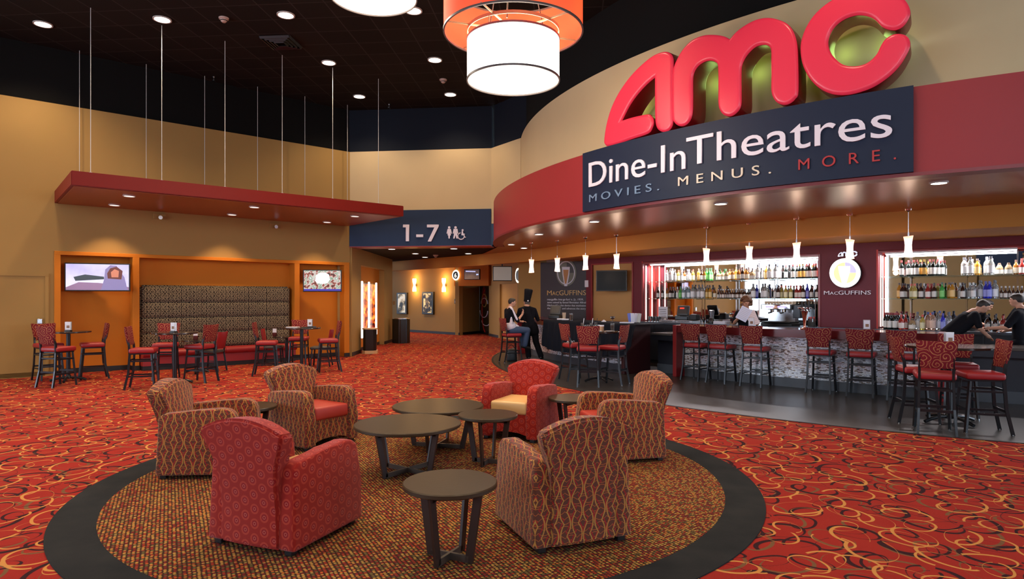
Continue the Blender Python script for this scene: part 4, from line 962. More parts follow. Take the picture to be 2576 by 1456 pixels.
SG = PlaneS((5, -5.79), (-6, -5.79), 0.0); gs = empty('guest_services_sign', (-0.7, -5.79, 3.0), 0, 'gold GUEST SERVICES lettering on the entrance wall, seen reversed in the bar mirror', 'sign')
cu = bpy.data.curves.new('t', 'FONT'); cu.body = 'GUEST SERVICES'; cu.size = .72; cu.extrude = .02; cu.space_character = 1.25; cu.align_x = 'CENTER'; me = curve_mesh(cu, 'letter')
for ids in glyphs(me):
    ids = set(ids); bm = bmesh.new(); bm.from_mesh(me); bm.verts.ensure_lookup_table(); bmesh.ops.delete(bm, geom=[v for v in bm.verts if v.index not in ids], context='VERTS')
    m2 = bpy.data.meshes.new('letter'); bm.to_mesh(m2); bm.free()
    for v in m2.vertices: v.co = Vector((-v.co.x, v.co.z+.03, v.co.y))
    m2.materials.append(GOLD); link(bpy.data.objects.new('letter', m2), gs)
# ================================================================== LOUNGE ARMCHAIRS
def armchair(fab, cush, label):
    e = empty('armchair', (0, 0, 0), 0, label, 'armchair', 'armchairs on the round rug')
    FY, BY = 0.365, -0.345
    for s in (-1, 1):       # arms: rounded top, flaring out a little to the front and the foot
        prof = [(BY, 0.035), (BY+.02, 0.54), (BY+.06, 0.575), (0.0, 0.60), (0.20, 0.615), (0.27, 0.605), (0.318, 0.57), (0.335, 0.52), (FY-.006, 0.30), (FY, 0.035)]
        b = MB(); n = len(prof); A = []; B = []
        for y, z in prof:
            fl = 0.018*(1-z/0.6); A.append(b.v((s*(0.335+fl), y, z))); B.append(b.v((s*0.222, y, z)))
        b.f(A); b.f(B[::-1])
        for i in range(n): b.f((A[i], B[i], B[(i+1) % n], A[(i+1) % n]))
        bmesh.ops.bevel(b.bm, geom=b.bm.edges[:], offset=0.022, segments=3, profile=0.6, affect='EDGES')
        b.build('arm', fab, e, smooth=True, uv=True, ang=50)
    # back: waisted, flaring to a wide arched top, leaning backwards
    def hw(z):
        k = [(0.06, .245), (0.30, .238), (0.48, .236), (0.60, .252), (0.70, .285), (0.78, .318), (0.85, .335)]
        for (z0, w0), (z1, w1) in zip(k, k[1:]):
            if z <= z1:
                t = (z-z0)/(z1-z0); t = t*t*(3-2*t) if 0 <= t <= 1 else t; return w0+(w1-w0)*t
        return k[-1][1]
    def yb(z): return -0.355-0.005*0-0.085*max(0, (z-0.30)/0.55)**1.3
    b = MB(); NU, NVv = 12, 16; front = []; back = []
    for j in range(NVv+1):
        t = j/NVv; rf = []; rb = []
        for i in range(NU+1):
            u = -1+2*i/NU; top = 0.850-0.085*u*u; zb = 0.035
            z = zb+(top-zb)*t; zr = 0.06+(0.85-0.06)*t
            x = u*hw(zr); th = 0.155-0.03*t
            bulge = 0.02*(1-u*u)
            rb.append(b.v((x, yb(zr)-bulge*0.5, z))); rf.append(b.v((x*0.985, yb(zr)+th+bulge, z-0.01*t)))
        front.append(rf); back.append(rb)
    for j in range(NVv):
        for i in range(NU):
            b.f((back[j][i], back[j][i+1], back[j+1][i+1], back[j+1][i])); b.f((front[j][i], front[j+1][i], front[j+1][i+1], front[j][i+1]))
        for i in (0, NU): b.f((back[j][i], back[j+1][i], front[j+1][i], front[j][i]))
    for j in (0, NVv):
        for i in range(NU): b.f((back[j][i], back[j][i+1], front[j][i+1], front[j][i]))
    bmesh.ops.recalc_face_normals(b.bm, faces=b.bm.faces[:])
    ed = [g for g in b.bm.edges if len(g.link_faces) == 2 and g.calc_face_angle(0) > 0.9]
    bmesh.ops.bevel(b.bm, geom=ed, offset=0.02, segments=3, affect='EDGES')
    b.build('backrest', fab, e, smooth=True, uv=True, ang=50)
    b = MB(); pr = [(-0.23, 0.30), (-0.23, 0.065), (-0.12, 0.095), (0, 0.102), (0.12, 0.095), (0.23, 0.065), (0.23, 0.30)]
    a = [b.v((x, 0.335, z)) for x, z in pr]; c = [b.v((x, -0.22, z)) for x, z in pr]; b.f(a); b.f(c[::-1])
    for i in range(len(pr)): b.f((a[i], c[i], c[(i+1) % len(pr)], a[(i+1) % len(pr)]))
    b.build('seat_base', fab, e, uv=True)
    b = MB(); b.box((0, 0.075, 0.365), (0.445, 0.55, 0.135), bev=0.028, seg=4)
    for v in b.bm.verts:
        if v.co.z > 0.38: v.co.z += 0.018*(1-(v.co.x/0.23)**2)
    b.build('seat_cushion', cush, e, smooth=True, ang=60)
    for sx, sy in ((-1, -1), (1, -1), (-1, 1), (1, 1)):
        b = MB(); b.box((sx*0.285, sy*0.30+.005, 0.021), (0.055, 0.055, 0.040), bev=0.004); b.build('leg', BLKP, e)
    return e
def face(v): return atan2(v[1], v[0])-pi/2
ach = armchair(REDFAB, CREAMV, 'red ring-patterned armchair seen from behind, in front at the left of the rug')
ach.location = (-1.525, 4.375, .009); ach.rotation_euler.z = face((.272, .673))
c = copy_tree(ach); c['label'] = 'red ring-patterned armchair facing us with a cream seat cushion'; c.location = (.10, 7.50, .009); c.rotation_euler.z = face((-.42, -.91))
br = armchair(OGEE, ORVIN, 'brown lattice-patterned armchair seen from behind, in front at the right of the rug')
br.location = (.335, 4.42, .009); br.rotation_euler.z = face((-.29, .739))
for loc, fc, lb in (((-2.80, 6.0), (1, .06), 'brown lattice-patterned armchair at the left edge of the rug, seen from its side'),
                    ((-2.215, 7.13), (.816, -.578), 'brown lattice-patterned armchair at the back left with a coral seat, facing right'),
                    ((1.09, 6.54), (-.96, -.25), 'brown lattice-patterned armchair at the right edge of the rug, facing left')):
    c = copy_tree(br); c['label'] = lb; c.location = (*loc, .009); c.rotation_euler.z = face(fc)

# ================================================================== LOUNGE TABLES
def lounge_table(r, h, label, kind, rt, rb_, name='coffee_table'):
    e = empty(name, (0, 0, 0), 0, label, kind, 'round dark lounge tables')
    b = MB(); b.lathe([(r-0.012, h-0.034), (r, h-0.026), (r, h-0.006), (r-0.006, h)], n=64); b.build('tabletop', LAMIN, e, smooth=True)
    b = MB(); b.lathe([(r*.55, h-.044), (r*.55, h-.034)], n=32); b.build('mounting_plate', BLKM, e)
    for k in range(4):
        a = pi/4+k*pi/2; c_, s_ = cos(a), sin(a); b = MB()
        b.bar((rb_*c_, rb_*s_, 0.006), (rt*c_, rt*s_, h-0.040), 0.018, 0.052, up=(c_, s_, 0.0)); b.build('leg', ESPR, e)
    for k in range(2):
        a = pi/4+k*pi/2; c_, s_ = cos(a), sin(a); b = MB(); b.bar((-rb_*c_, -rb_*s_, 0.023), (rb_*c_, rb_*s_, 0.022), 0.018, 0.042); b.build('floor_bar', mat('bronze_edge', (0.10, 0.075, 0.06), 0.3, 0.4), e)
        b = MB(); b.bar((-rt*c_, -rt*s_, h-.06), (rt*c_, rt*s_, h-.06), 0.018, 0.035); b.build('top_bar', ESPR, e)
    return e
big = lounge_table(0.485, 0.45, 'large round dark coffee table nearest the front red armchair', 'coffee table', .36, .27)
big.location = (-.955, 5.90, .009); big.rotation_euler.z = radians(8)
c = copy_tree(big); c['label'] = 'large round dark coffee table farthest back among the armchairs'; c.location = (-.79, 6.885, .009); c.rotation_euler.z = radians(30)
sm = lounge_table(0.288, 0.475, 'small round dark table alone in front, between the two armchair backs', 'side table', .20, .135, 'side_table')
sm.location = (-.378, 3.93, .009); sm.rotation_euler.z = radians(18)
for loc, a, lb in (((-.232, 6.22), 25, 'small round dark table touching the two large coffee tables'),
                   ((-2.745, 6.69), 40, 'small round dark side table between the two left brown armchairs'),
                   ((.70, 7.27), 10, 'small round dark side table between the red and the right brown armchair')):
    c = copy_tree(sm); c['label'] = lb; c.location = (*loc, .009); c.rotation_euler.z = radians(a)

# ================================================================== STOOLS, LOW CHAIRS, TABLES
def pad_back(z0, z1, w0, w1, y0, y1, th, m, parent, name='backrest'):
    b = MB(); nu, nv = 8, 6; fr = []; bk = []
    for j in range(nv+1):
        t = j/nv; f_ = []; k_ = []
        for i in range(nu+1):
            u = -1+2*i/nu; w = w0+(w1-w0)*t; x = u*w/2; cv = -0.028*(1-u*u)
            z = z0+(z1-z0)*t-(0.012*u*u if j == nv else 0)*-1
            y = y0+(y1-y0)*t+cv; p = (1-abs(u)**6)*(1-abs(2*t-1)**8)
            f_.append(b.v((x, y+th/2*(0.55+.45*p), z))); k_.append(b.v((x, y-th/2*(0.55+.45*p), z)))
        fr.append(f_); bk.append(k_)
    for j in range(nv):
        for i in range(nu):
            b.f((bk[j][i], bk[j][i+1], bk[j+1][i+1], bk[j+1][i])); b.f((fr[j][i], fr[j+1][i], fr[j+1][i+1], fr[j][i+1]))
        for i in (0, nu): b.f((bk[j][i], bk[j+1][i], fr[j+1][i], fr[j][i]))
    for j in (0, nv):
        for i in range(nu): b.f((bk[j][i], bk[j][i+1], fr[j][i+1], fr[j][i]))
    bmesh.ops.recalc_face_normals(b.bm, faces=b.bm.faces[:])
    ed = [g for g in b.bm.edges if len(g.link_faces) == 2 and g.calc_face_angle(0) > 0.9]
    bmesh.ops.bevel(b.bm, geom=ed, offset=0.008, segments=2, affect='EDGES')
    return b.build(name, m, parent, smooth=True, uv=True, ang=55)
def stool_proto():
    e = empty('bar_stool', (0, 0, 0), 0, 'x', 'bar stool', 'x')
    b = MB(); b.box((0, 0.0, 0.680), (0.41, 0.40, 0.085), bev=0.030, seg=4); b.build('seat', REDVIN, e, smooth=True, ang=60)
    b = MB(); b.box((0, 0, 0.628), (0.35, 0.34, 0.022)); b.build('seat_frame', BLKM, e)
    for s in (-1, 1):
        b = MB(); b.bar((s*0.185, 0.205, 0.005), (s*0.155, 0.150, 0.635), 0.030, 0.030); b.build('front_leg', BLKM, e)
        b = MB(); pts = [(s*0.190, -0.265, 0.005), (s*0.176, -0.205, 0.30), (s*0.168, -0.185, 0.62), (s*0.168, -0.195, 0.78), (s*.160, -0.225, 0.90)]
        for p, q in zip(pts, pts[1:]):
            d = (Vector(q)-Vector(p)).normalized()*0.004; b.bar(Vector(p)-d, Vector(q)+d, 0.026, 0.034, up=(0, 1, 0))
        b.build('rear_leg', BLKM, e)
        for y0, y1, z in ((0.187, -0.225, 0.235), (0.165, -0.19, 0.50)):
            b = MB(); b.bar((s*.172, y0, z), (s*.174, y1, z), 0.014, 0.026); b.build('stretcher', BLKM, e)
        for y in (0.205, -0.265):
            b = MB(); b.lathe([(0.014, 0.0), (0.016, 0.004), (0.016, 0.012)], c=(s*(.185 if y > 0 else .190), y, 0.0), n=10); b.build('glide', CHROME, e)
    for y, z, w in ((0.180, 0.275, .17), (-0.205, 0.275, .17), (-.188, .52, .165), (.165, .50, .165)):
        b = MB(); b.bar((-w, y, z), (w, y, z), 0.016, 0.032 if z < .4 else .026); b.build('stretcher', BLKM, e)
    pad_back(0.775, 1.095, 0.34, 0.425, -0.195, -0.245, 0.055, PAISLEY, e)
    return e
STOOL = stool_proto(); _first = [True]
def stool(px, D, heading, label, group, X=None):
    o = STOOL if _first[0] else copy_tree(STOOL); _first[0] = False
    o.location = ((px-CX)/F*D if X is None else X, D, 0.005 if group.startswith('stools on') else 0.0)
    o.rotation_euler.z = radians(heading)-pi/2; o['label'] = label; o['group'] = group; return o
def chair_proto():
    e = empty('dining_chair', (0, 0, 0), 0, 'x', 'chair', 'low chairs by the bench')
    b = MB(); b.box((0, 0, 0.435), (0.41, 0.41, 0.065), bev=0.025, seg=3); b.build('seat', GREYV, e, smooth=True, ang=60)
    for s in (-1, 1):
        b = MB(); b.bar((s*0.185, 0.19, 0), (s*0.165, 0.16, 0.41), 0.026, 0.026); b.build('front_leg', BLKM, e)
        b = MB(); pts = [(s*0.19, -0.25, 0), (s*0.175, -0.19, 0.40), (s*0.165, -0.215, 0.62)]
        for p, q in zip(pts, pts[1:]): b.bar(p, q, 0.024, 0.03, up=(0, 1, 0))
        b.build('rear_leg', BLKM, e)
        b = MB(); b.bar((s*.178, .18, .2), (s*.183, -.22, .2), 0.012, 0.022); b.build('stretcher', BLKM, e)
    pad_back(0.50, 0.86, 0.35, 0.41, -0.195, -0.26, 0.05, REDVIN, e)
    return e
CH = chair_proto(); _fc = [True]
def low_chair(px, D, heading, label):
    o = CH if _fc[0] else copy_tree(CH); _fc[0] = False
    o.location = ((px-CX)/F*D, D, 0); o.rotation_euler.z = radians(heading)-pi/2; o['label'] = label
def pedestal_table(px, D, h, r, label, group, base_r=0.30, name='bar_table', cat='bar table', z0=0.0, rot=20):
    e = empty(name, ((px-CX)/F*D, D, z0), radians(rot), label, cat, group)
    b = MB(); b.lathe([(r-.008, h-.030), (r, h-.024), (r, h-.006), (r-.006, h)], n=40); b.build('tabletop', mat('bar_table_top', (0.035, 0.024, 0.020), 0.18, coat=.3), e, smooth=True)
    b = MB(); b.cyl((0, 0, 0.06), (0, 0, h-.04), 0.036, n=16); b.lathe([(.11, h-.045), (.11, h-.03)], n=20); b.lathe([(0.06, 0.05), (0.05, 0.10), (0.036, 0.12)], n=16); b.build('pedestal', BLKM, e, smooth=True)
    for k in range(2):
        a = k*pi/2; c_, s_ = cos(a), sin(a); b = MB()
        b.tube([(t*base_r*c_, t*base_r*s_, 0.022+0.055*(1-abs(t)**2.5)) for t in [-1+2*i/12 for i in range(13)]], 0.022, n=8); b.build('base_arm', BLKM, e, smooth=True)
    return e
GLS = 'stools at the high tables on the carpet'
pedestal_table(172, 12.42, .965, .38, 'high round table at the far left by the tan door', 'high tables on the carpet')
pedestal_table(440, 12.05, .965, .40, 'high round table in front of the left half of the bench', 'high tables on the carpet')
pedestal_table(759, 14.0, .965, .40, 'high round table in front of the bay with the street scene television', 'high tables on the carpet')
pedestal_table(495, 13.75, .71, .30, 'low round table at the bench, behind the middle high table', 'low tables at the bench', .24, 'low_table', 'table')
pedestal_table(721, 15.2, .70, .30, 'low round table near the right end of the bench', 'low tables at the bench', .24, 'low_table', 'table')
stool(146, 11.72, 76, 'nearest stool at the far left high table, its back to us', GLS)
stool(232, 12.78, 218, 'stool on the right of the far left high table', GLS)
stool(122, 12.62, -35, 'stool tucked behind the nearest one at the far left high table', GLS)
stool(362, 11.42, 18, 'stool left of the middle high table, turned sideways', GLS)
stool(417, 12.72, 285, 'stool behind the middle high table, in front of the bench', GLS)
stool(503, 12.32, 168, 'stool right of the middle high table, facing left', GLS)
stool(672, 13.35, 14, 'stool left of the third high table, turned sideways', GLS)
stool(752, 14.72, 278, 'stool behind the third high table', GLS)
stool(825, 14.05, 203, 'stool right of the third high table, nearest the passage', GLS)
low_chair(532, 14.15, 176, 'low chair with red back right of the left low table')
low_chair(690, 15.45, 12, 'low chair with red back left of the right low table')
low_chair(806, 15.2, 186, 'low chair with red back half hidden behind the stool nearest the passage')

# bench (banquette)
bq = empty('upholstered_bench', (0, 0, 0), 0, 'long red vinyl bench with tall tufted dark ring-patterned back in the orange bay', 'bench')
s0, s1 = ls(356)+.0, ls(735)
b = MB(); lbox(b, s0, s1, 0.12, 0.29, 0.42, 1.90)
bmesh.ops.bevel(b.bm, geom=b.bm.edges[:], offset=0.05, segments=3, affect='EDGES')
bk_ = b.build('back_panel', BENCHF, bq, smooth=True)
# quilted front: rows of pillows with tufting dimples
b = MB(); nU, nV = 120, 48; Vv = []
L_ = s1-s0
for j in range(nV+1):
    z = 0.45+(1.86-0.45)*j/nV; row = []
    for i in range(nU+1):
        s_ = s0+0.03+(L_-0.06)*i/nU
        rowp = (z-0.45)/0.352; fz = abs((rowp % 1)-0.5)*2; col = ((s_-s0)/0.45+(0.5 if int(rowp) % 2 else 0)) % 1
        near = max(0, 1-abs(col-0.5)*2/0.25) if False else (0.5+0.5*cos(2*pi*((s_-s0)/0.45)))
        d = 0.055*(1-fz**5)**0.5 if fz < 1 else 0
        d -= 0.030*(fz**8)*near**6
        edge = min(1, min(s_-s0, s1-s_)/0.08+0.2); d *= edge
        p = LW1+LT*s_+LN*(0.13-d); row.append(b.v((p.x, p.y, z)))
    Vv.append(row)
for j in range(nV):
    for i in range(nU): b.f((Vv[j][i], Vv[j][i+1], Vv[j+1][i+1], Vv[j+1][i]))
q_ = b.build('quilted_cushion', BENCHF, bq, smooth=True, ang=80)
for o in (q_, bk_):
    me = o.data; uvl = me.uv_layers.new(name='uv').data
    for p in me.polygons:
        for li in p.loop_indices:
            c = me.vertices[me.loops[li].vertex_index].co; uvl[li].uv = ((Vector((c.x, c.y))-LW1).dot(LT), c.z)
se = ls(756); s0b = ls(352)
def along(mb, prof, a, e_):
    """profile in (n, z) swept along the wall"""
    A = []; B = []
    for n, z in prof:
        p = LW1+LT*a+LN*n; q = LW1+LT*e_+LN*n; A.append(mb.v((p.x, p.y, z))); B.append(mb.v((q.x, q.y, z)))
    k = len(prof); mb.f(A); mb.f(B[::-1])
    for i in range(k): mb.f((A[i], B[i], B[(i+1) % k], A[(i+1) % k]))
for i in range(2):
    a_, e_ = s0b+(s1-s0b)*i/2+.003, s0b+(s1-s0b)*(i+1)/2-.003
    b = MB(); along(b, [(0.10, .30), (0.10, .44), (-.15, .455), (-.27, .45), (-.325, .42), (-.34, .37), (-.325, .32), (-.28, .29)], a_, e_); b.build('seat_cushion', REDVIN, bq, smooth=True, ang=50)
b = MB(); along(b, [(0.10, .10), (0.10, .30), (-.275, .30), (-.275, .10)], s0b, s1-.02); b.build('front_panel', REDVIN, bq)
b = MB(); along(b, [(0.10, 0.0), (0.10, .10), (-.25, .10), (-.25, 0.0)], s0b, s1-.02); b.build('toe_kick', BASEB, bq)

# podium bin and trash can in the passage
e = empty('podium', (-4.13, 18.72, 0), radians(8), 'black podium box with cream top and base beside the light display', 'podium')
b = MB(); oct_ = lambda r: [(-r, -r*.6), (-r*.6, -r), (r*.6, -r), (r, -r*.6), (r, r), (-r, r)]
b.prism(oct_(.185), 0.09, .70); b.build('cabinet', mat('black_laminate', (0.014, 0.010, 0.008), 0.25), e)
b = MB(); b.prism(oct_(.21), 0.0, .09); b.build('base', WOODTAN, e); b = MB(); b.prism(oct_(.21), .70, .735); b.build('top', WOODTAN, e)
e = empty('trash_can', (-3.98, 23.1, 0), 0, 'tall glossy black trash can at the corner of the passage', 'trash can')
b = MB(); hx = [(.33*cos(radians(a)), .30*sin(radians(a))) for a in range(0, 360, 45)]; b.prism(hx, 0.0, .86)
bmesh.ops.bevel(b.bm, geom=[g for g in b.bm.edges if abs((g.verts[0].co-g.verts[1].co).z) > .5], offset=0.04, segments=3, affect='EDGES'); b.build('body', MATS['black_laminate'], e, smooth=True)
b = MB(); b.lathe([(.24, .86), (.24, .885), (.10, .89), (.10, .87)], n=24); b.build('lid_ring', STEEL, e)
# ================================================================== THE BAR
DKLAM = mat('dark_bar_laminate', (0.016, 0.018, 0.026), 0.35); KICK = mat('slate_toe_kick', (0.050, 0.056, 0.068), 0.45); BARTOP = mat('maroon_bar_top', (0.12, 0.010, 0.014), 0.15, coat=.5); RPAN = mat('red_end_panel', (0.22, 0.010, 0.012), 0.3)
def aa(px, R): return arc_ang(px, C2, R)
def arc_part(name, e, R0_, R1_, a0, a1, z0, z1, m, uvmap=False, n=60, bev=0):
    b = MB(); b.T = Matrix.Translation((-e.location.x, -e.location.y, -e.location.z)); b.ring(C2, R0_, R1_, a0, a1, z0, z1, n); o = b.build(name, m, e, smooth=True, ang=30)
    if uvmap:
        me = o.data; u = me.uv_layers.new(name='uv').data
        for p in me.polygons:
            for li in p.loop_indices:
                c = me.vertices[me.loops[li].vertex_index].co+e.location; r = Vector((c.x-C2[0], c.y-C2[1])); a = atan2(r.y, r.x) % (2*pi)
                u[li].uv = (a*R1_ if abs(p.normal.z) < .5 else r.length, c.z)
    return o
def radial(name, e, a, R0_, R1_, z0, z1, th, m):
    ca, sa = cos(radians(a)), sin(radians(a)); b = MB(); b.T = Matrix.Translation((-e.location.x, -e.location.y, -e.location.z))
    r = (R0_+R1_)/2; b.box((C2[0]+r*ca, C2[1]+r*sa, (z0+z1)/2), (R1_-R0_, th, z1-z0), rz=radians(a), bev=.005); return b.build(name, m, e)
FZ = 0.0045
def bar_section(label, px0, px1, R, top, low=False, amin=0):
    a0, a1 = max(amin, aa(px0, R)), aa(px1, R); am = radians((a0+a1)/2)
    e = empty('bar_counter', (C2[0]+R*cos(am), C2[1]+R*sin(am), FZ), 0, label, 'bar counter', 'curved bar sections')
    zt = top-FZ
    if not low:
        arc_part('counter_top', e, R-.55, R+.26, a0, a1, top-.045, top, BARTOP); arc_part('apron', e, R-.1, R+.24, a0, a1, top-.14, top-.045, BARTOP)
        arc_part('body', e, R-.45, R-.02, a0+.05, a1-.05, FZ, top-.05, DKLAM); arc_part('mosaic_front', e, R-.021, R, a0+.05, a1-.05, .17, top-.14, MOSAIC, True); arc_part('toe_kick', e, R-.10, R+.006, a0+.05, a1-.05, FZ, .17, KICK)
        radial('end_panel', e, a0, R-.5, R+.27, FZ, top+.004, .09, RPAN); radial('end_panel', e, a1, R-.5, R+.27, FZ, top+.004, .09, RPAN if R < 15 else mat('oxblood_panel', (0.030, 0.004, 0.006), .4))
    else:
        arc_part('counter_top', e, R-.60, R+.20, a0, a1, top-.04, top, mat('dark_stone_top', (0.10, 0.085, 0.075), 0.2)); arc_part('apron', e, R-.3, R+.17, a0, a1, top-.15, top-.04, DKLAM)
        arc_part('body', e, R-.55, R-.02, a0, a1, FZ, top-.04, DKLAM); arc_part('toe_kick', e, R-.1, R, a0, a1, FZ, .19, KICK)
    return e
TOP = 1.05
bar_section('long curved bar section with glittering mosaic front and maroon top', 1718, 2369, 14.55, TOP)
bar_section('low dark bar section between the draped section and the mosaic section', 1596, 1705, 14.45, .86, True, aa(1590, 15.1)+.4)
bar_section('low dark bar section at the right edge of the view', 2380, 2760, 14.45, .86, True)
bar_section('end section of the bar with its mosaic front hidden by a black cloth', 1324, 1590, 15.1, TOP)
# black cloth draped over the end section
a0, a1 = aa(1366, 15.4), aa(1597, 15.4); am = radians((a0+a1)/2)
cl = empty('tablecloth', (C2[0]+15.4*cos(am), C2[1]+15.4*sin(am), .3), 0, 'black cloth draped over the end section of the bar, hanging in soft folds', 'tablecloth')
b = MB(); b.T = Matrix.Translation(-cl.location); n = 150; rows = []
prof = [(14.50, TOP+.006), (15.0, TOP+.008), (15.37, TOP+.006), (15.385, TOP-.01)]+[(15.39, TOP-.05-.69*k/10) for k in range(11)]
for i in range(n+1):
    t = i/n; a = radians(a0-.0+(a1-a0)*t); hang = 1.0-0.16*abs(2*t-1)**8-0.55*max(0, (t-.86)/.14)**2; L = []
    for R, z in prof:
        dz = max(0, TOP-.02-z); k = min(1, dz/.5); f = k*(0.028*sin(t*63+2*sin(t*9))+.016*sin(t*141))+.03*k
        z2 = TOP-.02-dz*hang if dz > 0 else z
        L.append(b.v((C2[0]+(R+f)*cos(a), C2[1]+(R+f)*sin(a), z2)))
    rows.append(L)
for p, q in zip(rows, rows[1:]):
    for k in range(len(prof)-1): b.f((p[k], q[k], q[k+1], p[k+1]))
bmesh.ops.recalc_face_normals(b.bm, faces=b.bm.faces[:]); bmesh.ops.solidify(b.bm, geom=b.bm.faces[:], thickness=0.005)
b.build('cloth', mat('black_cloth', (0.006, 0.008, 0.015), 0.9, 0, 0.2), cl, smooth=True, ang=70)
SC = ArcS(C2, 15.47)
text_on(SC, 'AMC', 1350+372/4.852, 1350+470/4.852, 630+1122/4.852, 630+1090/4.852, PAPER, 'printed_letter', cl, depth=0.006, d0=.01)
text_on(SC, 'monic', 1350+672/4.852, 1350+742/4.852, 630+1105/4.852, 630+1078/4.852, PAPER, 'printed_letter', cl, depth=0.006, d0=.01)

# back counter along the maroon wall
BT = 1.02
bc = empty('back_counter', (6.3, 12.9, 0), 0, 'long dark back counter with drawers along the maroon wall under the bottle niches', 'counter')
b1, b2, b3 = MB(), MB(), MB()
for bb in (b1, b2, b3): bb.T = Matrix.Translation(-bc.location)
ch = [BW[1]+(BW[2]-BW[1])*0.0, BW[2], BW[3], BW[4], BW[5]]
fr = []; bk_ = []
for i, p in enumerate(ch):
    o1 = off(ch[max(i-1, 0)], ch[max(i-1, 0)+1], 1.0); o2 = off(ch[min(i, len(ch)-2)], ch[min(i, len(ch)-2)+1], 1.0); o_ = ((o1+o2)/2).normalized()
    fr.append(p-o_*.42); bk_.append(p+o_*.46)
for i in range(len(ch)-1):
    m0, m1 = (bk_[i], bk_[i+1]) if i != 1 else (ch[i]-(ch[i]-fr[i])*.03, ch[i+1]-(ch[i+1]-fr[i+1])*.03)
    b1.prism([(v.x, v.y) for v in (fr[i], fr[i+1], m1, m0)], BT-.04, BT)
    q0, q1 = ch[i]+(fr[i]-ch[i])*.93, ch[i+1]+(fr[i+1]-ch[i+1])*.93; w0, w1 = ch[i]+(fr[i]-ch[i])*.03, ch[i+1]+(fr[i+1]-ch[i+1])*.03
    b2.prism([(v.x, v.y) for v in (q0, q1, w1, w0)], 0.10, BT-.04)
    q0, q1 = ch[i]+(fr[i]-ch[i])*.85, ch[i+1]+(fr[i+1]-ch[i+1])*.85
    b3.prism([(v.x, v.y) for v in (q0, q1, w1, w0)], 0.005, .10)
b1.build('worktop', mat('steel_blue_top', (0.10, 0.12, 0.15), 0.25, .3), bc); b2.build('carcass', DKLAM, bc); b3.build('toe_kick', BASEB, bc)
for i, nd in ((0, 7), (1, 2), (2, 4)):
    q0, q1 = ch[i]+(fr[i]-ch[i])*.93, ch[i+1]+(fr[i+1]-ch[i+1])*.93; S_ = PlaneS(q0, q1, 0.0); L_ = (q1-q0).length
    for k in range(nd):
        u0, u1 = L_*k/nd+.01, L_*(k+1)/nd-.01; p, q = S_.pt(u0, 0, .009), S_.pt(u1, 0, .009); m = (p+q)/2
        e = empty('drawer', (m.x, m.y, .80), S_.yaw(), parent=bc); e.matrix_parent_inverse = Matrix.Translation(-bc.location)
        b = MB(); b.box((0, 0, 0), (u1-u0, .018, .30), bev=.003, seg=1); b.build('drawer_front', DKLAM, e)
        b = MB(); b.cyl((0, -.009, .06), (0, -.03, .06), .008); b.cyl((0, -.028, .06), (0, -.036, .06), .018); b.build('knob', CHROME, e)

